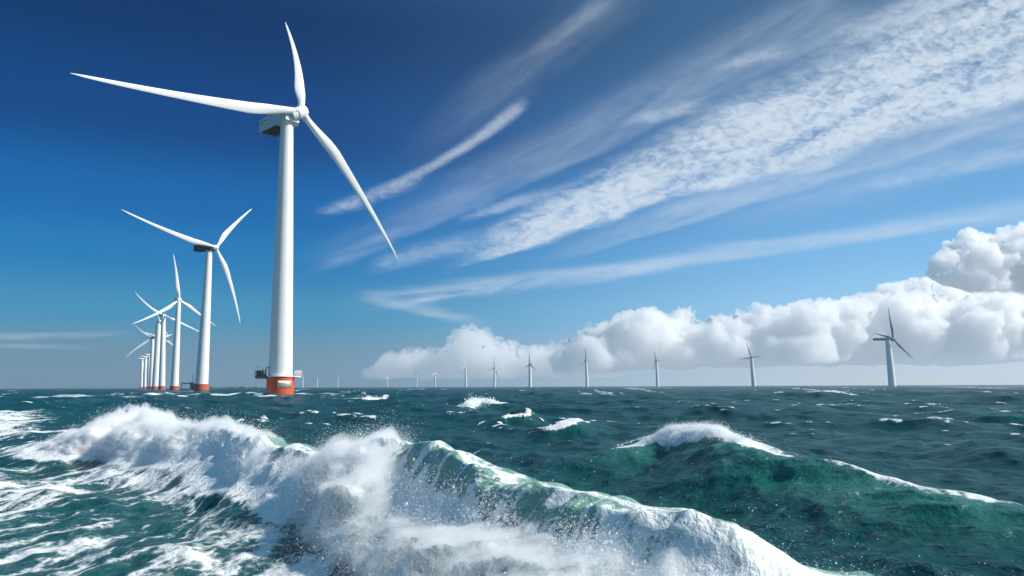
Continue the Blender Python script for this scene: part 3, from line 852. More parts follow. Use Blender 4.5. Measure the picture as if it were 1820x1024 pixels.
    jets(RIDGE_A, 800, 120, 0.0032, 62, kmin=far_k, kmax=mid_k)
    jets(RIDGE_B, 60, 60, 0.0045, 63)
    jets(RIDGE_A, 1400, 70, 0.0019, 64, kmin=mid_k)
    plume(RIDGE_A, 130000, 0.0045, 11.0, kmax=far_k)
    plume(RIDGE_A, 130000, 0.0028, 12.0, kmin=far_k, kmax=mid_k)
    plume(RIDGE_A, 16000, 0.0026, 13.0, kmin=mid_k)
    plume(RIDGE_B, 30000, 0.0045, 14.0)
    for i, rd in enumerate(SMALL):
        if rd.extra[:, 0].max() > 0.15:
            Y = rd.crest[:, 1].mean()
            R = Roller(rd)
            fringe(R, 20000, 0, 1, 0.005 * Y ** 0.8, 0.00035 * Y, 20.0 + i, thr=0.36)
            if rd.extra[:, 1].max() > 0.01: plume(rd, 8000, 0.00028 * Y, 30.0 + i)
    # water torn off the near face and thrown forward and to the right
    n = 120000
    px = g.uniform(700, 1380, n); py = g.uniform(860, 1060, n)
    k = arc_k(px)
    I = lambda a: np.interp(k, np.arange(n_a + 1), a)
    e = np.abs(g.normal(0, 1.5, n)) + 0.5
    x = I(RIDGE_A.crest[:, 0]) + I(RIDGE_A.n[:, 0]) * e; y = I(RIDGE_A.crest[:, 1]) + I(RIDGE_A.n[:, 1]) * e
    z = np.maximum(I(RIDGE_A.H) * np.exp(-(e / 1.9) ** 2), 0) + np.abs(g.normal(0, 0.20, n)) + 0.02
    P = np.stack([x, y, z], 1)
    gn = gate_noise(P, 0.9, 41.0)
    keep = gn > 0.47 + 0.10 * g.uniform(-1, 1, n)
    add(P[keep], 0.0022 * np.exp(g.normal(0, 0.7, n))[keep])
    n = 45000                                             # fine drops blown over the dark water on the right
    x = g.normal(4.9, 1.2, n); y = g.normal(10.9, 1.1, n); z = np.abs(g.normal(0.0, 0.40, n)) + 0.2
    P = np.stack([x, y, z], 1)
    gn = gate_noise(P, 0.5, 51.0)
    keep = (gn > 0.42 + 0.12 * g.uniform(-1, 1, n)) & (np.hypot(x, y) > 8.5)
    add(P[keep], 0.0018 * np.exp(g.normal(0, 0.6, n))[keep])
    P = np.concatenate(PTS); r = np.concatenate(RAD)
    points_object('sea_spray', P, r, dm, 'white spray and flying drops over the breaking crests')
build_spray()

# ---------------------------------------------------------------- wind turbines
WHITE = material('white_tower_paint', (0.80, 0.80, 0.78), 0.42, 0, 0.12, 0.10, 0.15)
BLADE = material('white_blade_paint', (0.82, 0.82, 0.81), 0.35, 0, 0.06, 0.0, 0.1)
RED = material('orange_red_paint', (0.66, 0.085, 0.016), 0.5, 0, 0.45, 0.25, 0.5)
RED_FAR = material('faded_red_paint', (0.50, 0.09, 0.06), 0.55, 0, 0.3, 0.1, 0.3)
PALE = material('pale_grey_paint', (0.62, 0.66, 0.67), 0.45, 0, 0.2, 0.1, 0.3)
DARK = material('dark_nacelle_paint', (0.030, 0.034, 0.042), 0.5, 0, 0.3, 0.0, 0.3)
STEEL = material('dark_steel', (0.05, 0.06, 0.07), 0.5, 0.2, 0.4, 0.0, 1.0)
BLUEGREY = material('blue_grey_paint_and_shade', (0.10, 0.13, 0.17), 0.5, 0, 0.2, 0.0, 0.2)
SIGNW = material('white_sign_enamel', (0.80, 0.74, 0.66), 0.7, 0, 0.1, 0.0, 0.6)
INK = material('faded_lettering', (0.48, 0.40, 0.36), 0.7, 0, 0.2, 0.0, 1.0)
ORANGE = material('orange_casing', (0.45, 0.12, 0.03), 0.5, 0, 0.3, 0.0, 1.0)

def frame_z(d):
    d = np.asarray(d, float); d = d / np.linalg.norm(d)
    a = np.array([0, 0, 1.0]) if abs(d[2]) < 0.95 else np.array([1.0, 0, 0])
    u = np.cross(a, d); u /= np.linalg.norm(u)
    return u, np.cross(d, u), d

class MB:
    """collects shapes for one mesh; points are in world space, moved to the owner's origin on build"""
    def __init__(self): self.V = []; self.Q = []; self.T = []; self.n = 0
    def put(self, V, Q=(), T=()):
        V = np.asarray(V, float).reshape(-1, 3)
        self.V.append(V)
        if len(Q): self.Q.append(np.asarray(Q) + self.n)
        if len(T): self.T.append(np.asarray(T) + self.n)
        self.n += len(V)
    def rings(self, rings, cap=True):
        m, k = len(rings), len(rings[0])
        V = np.concatenate(rings)
        i = np.arange(m - 1)[:, None] * k; j = np.arange(k)[None, :]; jn = (j + 1) % k
        Q = np.stack([i + j, i + jn, i + k + jn, i + k + j], -1).reshape(-1, 4)
        T = []
        if cap:
            V = np.vstack([V, rings[0].mean(0), rings[-1].mean(0)])
            a, b = m * k, m * k + 1
            for q in range(k):
                T.append((a, (q + 1) % k, q)); T.append((b, (m - 1) * k + q, (m - 1) * k + (q + 1) % k))
        self.put(V, Q, T)
    def tube(self, p0, p1, r0, r1=None, k=16, steps=1, cap=True):
        p0 = np.asarray(p0, float); p1 = np.asarray(p1, float); r1 = r0 if r1 is None else r1
        u, v, d = frame_z(p1 - p0)
        a = np.linspace(0, 2 * np.pi, k, endpoint=False)
        c = np.cos(a)[:, None] * u + np.sin(a)[:, None] * v
        self.rings([p0 + (p1 - p0) * t + c * (r0 + (r1 - r0) * t) for t in np.linspace(0, 1, steps + 1)], cap)
    def lathe(self, o, d, prof, k=32, cap=True):
        u, v, d = frame_z(d)
        a = np.linspace(0, 2 * np.pi, k, endpoint=False)
        c = np.cos(a)[:, None] * u + np.sin(a)[:, None] * v
        self.rings([np.asarray(o) + d * h + c * max(r, 1e-3) for (h, r) in prof], cap)
    def box(self, c, ax, ay, az, hx, hy, hz, bev=0.0):
        c = np.asarray(c, float); ax, ay, az = map(np.asarray, (ax, ay, az))
        V = [c + ax * hx * i + ay * hy * j + az * hz * k for k in (-1, 1) for j in (-1, 1) for i in (-1, 1)]
        self.put(V, [(0, 2, 3, 1), (4, 5, 7, 6), (0, 1, 5, 4), (2, 6, 7, 3), (0, 4, 6, 2), (1, 3, 7, 5)])
    def build(self, name, mat, parent, smooth=True, autosmooth=True):
        o0 = np.array(parent.matrix_world.translation) if parent is not None else np.zeros(3)
        if parent is not None: o0 = np.array(parent.location)
        V = np.concatenate(self.V) - o0
        Q = np.concatenate(self.Q) if self.Q else None
        T = np.concatenate(self.T) if self.T else None
        me = np_mesh(name, V, Q, T, smooth)
        if smooth and autosmooth: me.set_sharp_from_angle(angle=math.radians(38))
        return obj(name, me, mat, parent)

def fit_rotor(hub, tips, Y, az0=None, span=180):
    """three equal blades at 120 degrees whose picture comes closest to the one in the photograph"""
    best = None
    hubw = at(*hub, Y)
    tp = np.array(tips, float)
    rr = [ray(*t) for t in tips]
    Lmax = max(np.hypot(t[0] - hub[0], t[1] - hub[1]) for t in tips) * Y / F
    azs = np.radians(np.arange(0, 360, 6)) if az0 is None else np.radians(np.arange(az0 - span, az0 + span + 1, 5))
    def proj(p):
        q = p - CAM
        xx = q @ _R; yy = q @ _UP; zz = q @ _F
        return np.stack([910 + F * xx / zz, 512 - F * yy / zz], -1)
    for a in azs:
        for el in (-6, 0, 6):
            e = math.radians(el)
            n = np.array([math.sin(a) * math.cos(e), math.cos(a) * math.cos(e), math.sin(e)])
            if n[1] > 0.05: continue                      # rotors face the viewer's side
            u = np.cross([0, 0, 1], n); u /= np.linalg.norm(u); v = np.cross(n, u)
            for ph in np.radians(np.arange(0, 120, 4)):
                for L in (0.75 * Lmax, 0.9 * Lmax, 1.05 * Lmax, 1.2 * Lmax):
                    P = np.array([hubw + L * (math.cos(ph + k * 2.0944) * u + math.sin(ph + k * 2.0944) * v) for k in range(3)])
                    pp = proj(P)
                    for perm in ((0, 1, 2), (1, 2, 0), (2, 0, 1), (0, 2, 1), (2, 1, 0), (1, 0, 2)):
                        c = ((pp[list(perm)] - tp) ** 2).sum()
                        if best is None or c < best[0]:
                            best = (c, n, P[list(perm)], L)
    c, n, P, L = best
    out = []
    for t, p in zip(tips, P):                             # settle each tip on its line of sight, nearest to the ideal rotor
        d = ray(*t); d = d / np.linalg.norm(d)
        out.append(CAM + d * np.dot(p - CAM, d))
    return hubw, n, out, L

def blade(mb, root, tip, n, cmax, r0, bend=0.0, rootlen=0.03, pitch=0.12, flip=1.0, stations=26, k=16, fat=1.0):
    root = np.asarray(root); tip = np.asarray(tip)
    ax = tip - root; L = np.linalg.norm(ax); ax = ax / L
    w = np.cross(n, ax); w /= np.linalg.norm(w)             # trailing edge side, in the rotor plane
    vd = root - CAM; vd = vd / np.linalg.norm(vd)
    face = np.cross(ax, vd); face /= np.linalg.norm(face)   # blades are feathered broad side to the wind and the viewer
    if np.dot(face, w) < 0: face = -face
    wc = w * 0.35 + face * 0.65; wc /= np.linalg.norm(wc)
    th = np.cross(ax, w)
    thc = np.cross(ax, wc)
    rings = []
    a = np.linspace(0, 2 * np.pi, k, endpoint=False)
    for s in np.linspace(0, 1, stations) ** 1.15:
        c = np.interp(s, [0, rootlen, 0.10, 0.19, 0.27, 0.4, 0.6, 0.8, 0.93, 0.98, 1.0],
                      [2 * r0, 2 * r0, 0.72 * cmax, 0.98 * cmax, cmax, 0.80 * cmax, 0.55 * cmax, 0.36 * cmax, 0.22 * cmax, 0.13 * cmax, 0.03 * cmax])
        rel = np.interp(s, [0, rootlen, 0.2, 0.4, 1], [1.0, 1.0, 0.42, 0.26, 0.18])
        t_ = max(c * rel, 0.05 * cmax * (1 - 0.6 * s)) * fat
        tw = pitch * np.interp(s, [0, 0.1, 0.3, 0.6, 1], [1.0, 1.0, 0.6, 0.3, 0.1])
        cd = math.cos(tw) * wc + math.sin(tw) * thc; td = -math.sin(tw) * wc + math.cos(tw) * thc
        shift = np.interp(s, [0, 0.04, 0.25, 1], [0, 0, 0.22, 0.12]) * c * flip
        centre = root + ax * L * s + w * (bend * L * 4 * s * (1 - s)) + cd * shift
        xx = np.cos(a) * c / 2
        sharp = np.interp(s, [0, 0.12, 1], [0.0, 1.0, 1.0])
        yy = np.sin(a) * t_ / 2 * (1 - sharp * 0.45 * flip * np.cos(a))
        rings.append(centre + xx[:, None] * cd + yy[:, None] * td)
    mb.rings(rings)

def turbine(name, label, group, base, hub, top, tips, Y, radii, red=None, mats=(WHITE, BLADE, PALE), cmax=6.2, nac=(9.0, 16.0, 4.0, 3.4),
            az=None, bends=(0, 0, 0), detail=True, pitch=0.12, fatb=1.0, one_mesh=False, span=180, drop=0.0, tilt=0.0):
    """base, hub, top, tips: where they stand in the photograph; Y metres away; everything is built there in true size"""
    p0 = at(base[0], base[1], Y); p1 = at(top[0], top[1], Y)
    p0[2] = 0.0
    root = empty(name, p0)
    tag(root, label, 'wind turbine', group)
    axis = (p1 - p0) / np.linalg.norm(p1 - p0)
    hubw, n, tipw, L = fit_rotor(hub, tips, Y, az, span)
    if az is not None: nd = np.array([math.sin(math.radians(az)), math.cos(math.radians(az)), 0.0])
    else: nd = np.array([n[0], n[1], 0]); nd /= np.linalg.norm(nd)
    rb, rt = radii
    lf, lb, hw, hh = nac
    p1 = p0 + axis * ((hubw[2] - drop - hh * 0.7) / axis[2])
    H = p1[2]
    if one_mesh:
        mb = MB(); mb.tube(p0 - axis * 3, p1, rb, rt, 14, 2)
        for t_ in tipw: blade(mb, hubw, t_, n, cmax, rt * 0.5, 0, stations=10, k=8, pitch=pitch)
        mb.tube(hubw - nd * 9, hubw + nd * 2, 2.2, 2.0, 10)
        bpy.data.objects.remove(root)
        me_o = mb.build(name, mats[0], None); tag(me_o, label, 'wind turbine', group)
        me_o.data.transform(Matrix.Translation(Vector(-p0))); me_o.location = p0
        return me_o, None
    zr = 0.0
    if red:
        zr = red
        f = MB()
        rr_ = rb * 1.14
        f.lathe(p0 - np.array([0, 0, 5.0]), (0, 0, 1), [(0, rr_), (zr + 5.0, rr_)], 48)
        fo = f.build('base_collar', RED if detail == 2 else RED_FAR, root)
    tw = MB()
    a0 = p0 + axis * (zr / axis[2]) - (0 if red else axis * 4)
    k = 56 if detail == 2 else 28
    u, v, d = frame_z(axis); a = np.linspace(0, 2 * np.pi, k, endpoint=False)
    c = np.cos(a)[:, None] * u + np.sin(a)[:, None] * v
    ringl = []
    for s in np.linspace(0, 1, 16):
        rr_ = rb + (rt - rb) * (s * 0.85 + 0.15 * s * s)
        ringl.append(a0 + (p1 - a0) * s + c * rr_)
    tw.rings(ringl)
    two = tw.build('tower', mats[0], root)
    # nacelle: a long box with chamfered top edges and a tapered nose towards the rotor
    lf, lb, hw, hh = nac
    zc = hubw[2] - drop
    side = np.cross([0, 0, 1.0], nd); up = np.array([0, 0, 1.0])
    nflat = nd
    nd = nd * math.cos(tilt) + up * math.sin(tilt); up = np.cross(nd, side); up = up if up[2] > 0 else -up
    cx = np.array([p1[0], p1[1], zc])
    nm = MB()
    def sect(s, wk, zt, zb, ch):
        o = cx + nd * s
        pts = [(-wk, zb), (wk, zb), (wk, zt - ch), (wk - ch, zt), (-wk + ch, zt), (-wk, zt - ch)]
        return np.array([o + side * q + up * w_ for q, w_ in pts])
    zb = -hh if not red else -hh
    nm.rings([sect(-lb, hw * 0.96, hh * 0.92, -hh * 0.96, 0.5), sect(-lb * 0.55, hw, hh, -hh, 0.6), sect(lf * 0.30, hw, hh, -hh, 0.6),
              sect(lf * 0.62, hw * 0.80, hh * 0.85, -hh * 0.8, 0.7)])
    no = nm.build('nacelle', mats[2], root)
    hb = MB()
    R = max(rt * (1.0 if detail == 2 else 0.86), 2.0)
    h0 = cx + nd * (lf * 0.60)
    hd = hubw - h0; Lh = max(np.linalg.norm(hd), R * 0.6)
    if np.dot(hd, nd) <= 0.2 * Lh: h0 = hubw - nd * Lh; hd = nd * Lh
    hd = hd / np.linalg.norm(hd)
    hb.lathe(h0, hd, [(-0.5, R * 0.8), (Lh - R * 1.05, R * 0.9), (Lh - R * 1.04, R * 0.84), (Lh - R * 0.92, R * 0.84), (Lh - R * 0.9, R * 1.0), (Lh + R * 0.45, R * 1.0), (Lh + R * 0.85, R * 0.78), (Lh + R * 1.05, R * 0.4), (Lh + R * 1.1, R * 0.05)], 24 if detail == 2 else 14)
    ho = hb.build('hub', BLADE if mats[1] is BLADE else mats[1], root)
    for t_, bd in zip(tipw, bends):
        bm_ = MB()
        ax = (t_ - hubw); Lb = np.linalg.norm(ax); ax = ax / Lb
        r0 = R * 0.52
        blade(bm_, hubw + ax * R * 0.7, t_, n, cmax, r0, bd, pitch=pitch, fat=fatb)
        bo = bm_.build('blade', mats[1], root)
        if detail == 2:
            cm = MB(); cm.tube(hubw + ax * R * 0.3, hubw + ax * R * 1.45, r0 * 1.25, r0 * 1.18, 24)
            co = cm.build('root_collar', PALE, root)
            co.parent = bo
            co.data.transform(Matrix.Translation(Vector(np.array(root.location) - np.array(root.location))))
    return root, dict(p0=p0, p1=p1, hub=hubw, n=n, nd=nd, side=side, up=up, cx=cx, zr=zr, rb=rb, rt=rt, tower=two, nacelle=no, collar=(fo if red else None), axis=axis, nac=nac)

ROW = 'wind turbines with red feet in the row on the left'
FARG = 'distant wind turbines along the horizon'
T1, I1 = turbine('wind_turbine', 'largest white wind turbine with orange red foot, work platform and pale boxy nacelle', ROW,
    (497.5, 703), (536, 199), (510, 224), [(507, 39), (125, 130), (707, 461)], 420.0, (6.35, 3.45), red=9.9, cmax=6.0,
    nac=(8.5, 20.5, 5.4, 4.1), az=130.5, bends=(-0.055, 0.012, 0.03), detail=2, span=30, drop=3.6, tilt=0.07)

def t1_details():
    p0, zr, rb = I1['p0'], I1['zr'], I1['rb']
    up = np.array([0, 0, 1.0])
    rf = rb * 1.14
    view = CAM - p0; view[2] = 0; view /= np.linalg.norm(view)
    right = np.cross(view, up) * -1.0
    right = np.array([-view[1], view[0], 0.0])
    if right[0] < 0: right = -right
    # flange ring that closes the red foot
    fl = MB(); fl.lathe(p0 + up * (zr - 0.25), up, [(0, rf + 0.05), (0, rf + 0.55), (0.55, rf + 0.55), (0.55, rb + 0.02)], 56, cap=False)
    fl.build('flange', WHITE, T1)
    # working platform all round, deepest on the left
    pl = MB()
    a = np.linspace(0, 2 * np.pi, 64, endpoint=False)
    def ring(z, extra):
        out = []
        for t in a:
            d = np.cos(t) * right + np.sin(t) * view
            lft = max(0.0, -np.cos(t)); rgt = max(0.0, np.cos(t)); fr = abs(np.sin(t))
            r = rf + 0.5 + extra + 4.9 * lft ** 6 + 3.0 * rgt ** 6
            out.append(p0 + up * z + d * r)
        return np.array(out)
    # the two wings only
    for sgn, ext, col, nm, th in ((-1, 6.0, STEEL, 'platform_deck', 1.1), (1, 3.5, WHITE, 'platform_deck', 0.45)):
        d = MB()
        xs = np.linspace(rf - 0.4, rf + ext, 7)
        top, bot = [], []
        hw_ = lambda q: 3.6 * math.sqrt(max(0.05, 1 - ((q - rf) / (ext + 0.6)) ** 2)) if q > rf else 3.7
        outl = [p0 + right * sgn * q + view * hw_(q) for q in xs] + [p0 + right * sgn * q - view * hw_(q) for q in xs[::-1]]
        outl = np.array(outl)
        c0 = outl.mean(0)
        lo = c0 + (outl - c0) * (0.86 if sgn < 0 else 1.0)
        d.rings([lo + up * (zr - 0.1 - th), outl + up * (zr - 0.05 - th * 0.5), outl + up * (zr + 0.12)])
        d.build(nm, col, T1, smooth=False)
        # railing: posts and two rails
        rl = MB()
        line = np.array([p0 + right * sgn * q + view * hw_(q) * 0.97 for q in xs[1:]] + [p0 + right * sgn * q - view * hw_(q) * 0.97 for q in xs[:0:-1]])
        for q in line: rl.tube(q + up * (zr + 0.1), q + up * (zr + 3.0), 0.13, k=8)
        for h in (1.2, 2.1, 3.0):
            for p, q in zip(line[:-1], line[1:]): rl.tube(p + up * (zr + h), q + up * (zr + h), 0.11, k=8)
        rl.build('railing', STEEL if sgn < 0 else WHITE, T1)
    # machinery on the left wing
    L = lambda q, w, z: p0 - right * (rf + q) + view * w + up * (zr + z)
    cab = MB(); cab.box(L(4.1, 0.6, 1.5), right, view, up, 1.25, 1.3, 1.35); cab.box(L(4.1, 0.6, 2.95), right, view, up, 1.4, 1.45, 0.12)
    cab.build('control_cabinet', BLUEGREY, T1, smooth=False)
    win = MB(); win.tube(L(2.1, 1.2, 0.1), L(2.1, 1.2, 4.2), 0.32, 0.22, 12); win.box(L(2.1, 1.2, 1.0), right, view, up, 0.7, 0.6, 0.8)
    win.build('winch', STEEL, T1)
    jib = MB(); jib.tube(L(0.4, 2.2, 0.1), L(0.4, 2.2, 4.4), 0.3, 0.26, 12); jib.tube(L(0.4, 2.2, 4.3), L(-0.9, 2.8, 5.2), 0.28, 0.2, 12)
    jib.tube(L(-0.9, 2.8, 5.2), L(-0.9, 2.8, 4.2), 0.08, k=6)
    jib.build('davit_crane', STEEL, T1)
    box = MB(); box.box(L(1.1, 2.0, 0.7), right, view, up, 0.5, 0.6, 0.6)
    box.build('equipment_box', RED_FAR, T1, smooth=False)
    lamp = MB(); lamp.tube(L(4.9, 0.0, 0.1), L(4.9, 0.0, 5.3), 0.08, k=8); lamp.box(L(4.5, 0.0, 5.4), right, view, up, 1.0, 0.5, 0.22)
    lamp.build('floodlight', WHITE, T1)
    Rr = lambda q, w, z: p0 + right * (rf + q) + view * w + up * (zr + z)
    bx2 = MB(); bx2.box(Rr(1.0, 1.5, 0.65), right, view, up, 0.8, 0.6, 0.5); bx2.box(Rr(2.5, 1.2, 0.95), right, view, up, 0.35, 0.35, 0.85)
    bx2.build('equipment_box', material('cream_casing', (0.55, 0.38, 0.28), 0.6, 0, 0.3), T1, smooth=False)
    # white notice curved round the red foot: a worn board whose lines can no longer be read
    sg = MB(); tx = MB()
    def patch(mb, a0, a1, z0, z1, r, kk=14):
        top, bot, V = [], [], []
        aa = np.linspace(a0, a1, kk)
        for rr_ in (r, r + 0.12):
            for z in (z0, z1):
                for t in aa: V.append(p0 + (np.sin(t) * right + np.cos(t) * view) * rr_ + up * z)
        V = np.array(V); Q = []
        o = lambda l, z, i: (l * 2 + z) * kk + i
        for i in range(kk - 1):
            Q += [(o(1, 0, i), o(1, 0, i + 1), o(1, 1, i + 1), o(1, 1, i)), (o(0, 1, i), o(0, 1, i + 1), o(0, 0, i + 1), o(0, 0, i)),
                  (o(1, 1, i), o(1, 1, i + 1), o(0, 1, i + 1), o(0, 1, i)), (o(0, 0, i), o(0, 0, i + 1), o(1, 0, i + 1), o(1, 0, i))]
        for i in (0, kk - 1): Q.append((o(0, 0, i), o(1, 0, i), o(1, 1, i), o(0, 1, i)))
        mb.put(V, Q)
    A0, A1, Z0, Z1 = -0.20, 0.86, 3.6, 7.5
    patch(sg, A0, A1, Z0, Z1, rf + 0.02)
    so = sg.build('notice_board', SIGNW, T1, smooth=False)
    patch(tx, A0 + 0.10, A0 + 0.62, 6.15, 6.5, rf + 0.16, 8)
    g = random.Random(4)
    for row in range(4):
        z = 5.5 - row * 0.5
        t = A0 + 0.06
        while t < A0 + 0.80:
            w_ = g.uniform(0.04, 0.12)
            patch(tx, t, min(t + w_, A0 + 0.82), z, z + 0.24, rf + 0.16, 3); t += w_ + 0.025
    patch(tx, A1 - 0.20, A1 - 0.08, 4.1, 6.9, rf + 0.16, 4)
    to = tx.build('lettering', INK, T1, smooth=False); to.parent = so
    # underside of the nacelle: open bay with gear inside, vents along the side
    cx, nd, side, up = I1['cx'], I1['nd'], I1['side'], I1['up']; lf, lb, hw, hh = I1['nac']
    bay = MB(); bay.box(cx - nd * (lb * 0.58) - up * (hh + 0.10), nd, side, up, lb * 0.36, hw * 0.84, 0.12)
    bay.build('service_bay', STEEL, T1, smooth=False)
    gear = MB()
    gear.box(cx - nd * (lb * 0.72) - up * (hh + 0.75), nd, side, up, 1.3, 1.5, 0.55)
    gear.tube(cx - nd * (lb * 0.45) + side * 2 - up * (hh + 0.55), cx - nd * (lb * 0.45) - side * 3 - up * (hh + 0.55), 0.5, k=12)
    for q in (-1, 1):
        gear.tube(cx - nd * (lb * 0.9) + side * 3.6 * q - up * (hh + 0.9), cx - nd * (lb * 0.25) + side * 3.6 * q - up * (hh + 0.9), 0.16, k=8)
    for q in np.linspace(0.25, 0.9, 5):
        gear.tube(cx - nd * (lb * q) + side * 3.6 - up * (hh + 0.9), cx - nd * (lb * q) - side * 3.6 - up * (hh + 0.9), 0.14, k=8)
        for q2 in (-1, 1): gear.tube(cx - nd * (lb * q) + side * 3.6 * q2 - up * (hh + 0.9), cx - nd * (lb * q) + side * 3.6 * q2 - up * (hh - 0.1), 0.12, k=6)
    gear.build('maintenance_cradle', STEEL, T1)
    oc = MB(); oc.tube(cx - nd * (lb * 0.82) - up * (hh + 0.55), cx - nd * (lb * 0.62) - up * (hh + 0.55), 0.75, 0.6, 14)
    oc.build('generator_casing', ORANGE, T1)
    sv = side if np.dot(side, CAM - cx) > 0 else -side
    for q, h_ in ((0.9, 0.25), (0.82, 0.05), (0.78, 0.4), (0.66, 0.35), (0.48, 0.55), (0.36, 0.6)):
        ve = MB(); ve.box(cx - nd * lb * q + sv * hw + up * (hh * h_ * 0.9), nd, sv, up, 0.42, 0.05, 0.26)
        ve.build('vent', STEEL, T1, smooth=False)
    mast = MB()
    mast.tube(cx - nd * lb * 0.7 + up * hh, cx - nd * lb * 0.7 + up * (hh + 2.6), 0.08, k=6)
    mast.tube(cx - nd * lb * 0.7 + up * (hh + 2.4) - side * 0.8, cx - nd * lb * 0.7 + up * (hh + 2.4) + side * 0.8, 0.06, k=6)
    mast.build('wind_vane', STEEL, T1)
t1_details()

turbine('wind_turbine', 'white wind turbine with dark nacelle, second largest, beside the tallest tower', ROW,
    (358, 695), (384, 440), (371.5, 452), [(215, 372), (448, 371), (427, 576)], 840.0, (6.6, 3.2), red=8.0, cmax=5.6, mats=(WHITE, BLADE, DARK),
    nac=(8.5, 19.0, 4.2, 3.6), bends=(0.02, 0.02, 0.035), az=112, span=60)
turbine('wind_turbine', 'white wind turbine whose low blades cross in front of thinner towers, third in the row', ROW,
    (310, 691), (319, 533), (317.5, 536), [(308, 451), (234, 576), (384, 580)], 1313.0, (6.4, 3.6), red=7.0, cmax=6.0, bends=(-0.02, 0.03, -0.01), nac=(6, 9, 4, 3.4))
turbine('wind_turbine', 'white wind turbine with one long blade arching up left, just behind the third tower', ROW,
    (287.5, 690.5), (290, 561), (290.5, 563), [(240, 519), (311, 570), (364, 594)], 1586.0, (6.4, 4.0), red=7.5, cmax=5.2, bends=(0.05, 0.0, 0.0), nac=(6, 9, 4, 3.4))
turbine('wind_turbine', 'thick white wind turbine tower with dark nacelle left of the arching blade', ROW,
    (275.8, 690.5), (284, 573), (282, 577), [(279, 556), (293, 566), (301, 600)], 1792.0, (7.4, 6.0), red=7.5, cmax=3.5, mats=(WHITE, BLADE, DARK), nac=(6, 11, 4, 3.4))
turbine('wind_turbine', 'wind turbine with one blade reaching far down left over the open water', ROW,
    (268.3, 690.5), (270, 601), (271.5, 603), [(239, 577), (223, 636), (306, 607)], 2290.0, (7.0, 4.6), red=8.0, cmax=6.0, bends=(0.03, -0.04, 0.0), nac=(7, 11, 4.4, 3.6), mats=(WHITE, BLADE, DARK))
turbine('wind_turbine', 'slim blue shaded wind turbine half hidden between two nearer white towers', ROW,
    (283, 690.5), (287, 602), (286, 604), [(251, 590), (307, 594), (321, 625)], 2300.0, (6.0, 4.0), red=8.0, cmax=5.5, bends=(-0.05, 0.0, 0.04), nac=(7, 9, 4.4, 3.6))
for (bx, tx_, ty, Yy, lab) in ((264, 265.5, 631, 2900.0, 'thin far wind turbine tower touching the right side of three smaller towers'),
                               (257.3, 258.6, 634.5, 3350.0, 'tiny far wind turbine tower second from the left end of the row'),
                               (251, 252.6, 638, 3750.0, 'smallest wind turbine of the row at its left end')):
    turbine('wind_turbine', lab, ROW, (bx, 690.5), (tx_ + 1.5, ty), (tx_, ty + 1.5), [(tx_ - 8, ty - 2), (tx_ + 9, ty - 2), (tx_ + 2, ty + 24)],
            Yy, (6.2, 4.8), red=9.0, cmax=5.0, nac=(6, 12, 4.5, 3.4), mats=(WHITE, BLADE, DARK))

FM = (WHITE, BLUEGREY, BLUEGREY)  # far blades and nacelles: their shade is put into a blue grey colour
turbine('wind_turbine', 'large leaning wind turbine with blades in blue grey shade before the cloud bank', FARG,
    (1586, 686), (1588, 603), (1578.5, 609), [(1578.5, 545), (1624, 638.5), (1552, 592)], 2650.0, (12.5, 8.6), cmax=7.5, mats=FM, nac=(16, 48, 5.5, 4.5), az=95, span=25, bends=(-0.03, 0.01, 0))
turbine('wind_turbine', 'wind turbine with two level blades making a T beneath the thickest cloud', FARG,
    (1340, 687.5), (1335.7, 635.8), (1335.5, 637.5), [(1326, 608), (1311, 638.5), (1354, 634)], 3950.0, (11, 7.5), cmax=6.0, mats=FM, nac=(8, 12, 5, 4))
turbine('wind_turbine', 'far wind turbine with a bent blade trio, next left of the T shaped one', FARG,
    (1169, 686.5), (1166.7, 642.5), (1166.8, 643.5), [(1162.4, 622), (1177, 640), (1160, 656)], 4700.0, (10, 7), cmax=7.0, mats=FM, nac=(8, 12, 5, 4))
turbine('wind_turbine', 'far slender wind turbine with one upright blade before the white cloud towers', FARG,
    (1043.7, 686.5), (1041.3, 641.6), (1041.5, 643), [(1040.4, 617), (1030.5, 650.5), (1046.5, 648)], 4800.0, (10, 7), cmax=7.0, mats=FM, nac=(8, 12, 5, 4))
turbine('wind_turbine', 'far wind turbine rising from a patch of white foam', FARG,
    (942.5, 692.5), (941.6, 647.5), (941.7, 648.5), [(941, 626.5), (932.3, 654), (952.5, 659.5)], 4300.0, (9.5, 7), cmax=6.0, mats=FM, nac=(8, 12, 5, 4))
turbine('wind_turbine', 'far wind turbine with dark blades left of the one standing in foam', FARG,
    (879, 686.5), (878.8, 655), (879.2, 656), [(878, 634), (868.8, 657.5), (886.5, 674)], 6200.0, (10, 7), cmax=8.0, mats=FM, nac=(8, 12, 5, 4))
turbine('wind_turbine', 'faint pale wind turbine under the left cloud puff with a drooping blade', FARG,
    (828, 686.8), (827, 653.4), (827.4, 654.2), [(826, 636), (817.8, 655), (833.5, 672)], 6600.0, (10, 7), cmax=7.0, mats=(WHITE, PALE, PALE), nac=(8, 12, 5, 4))
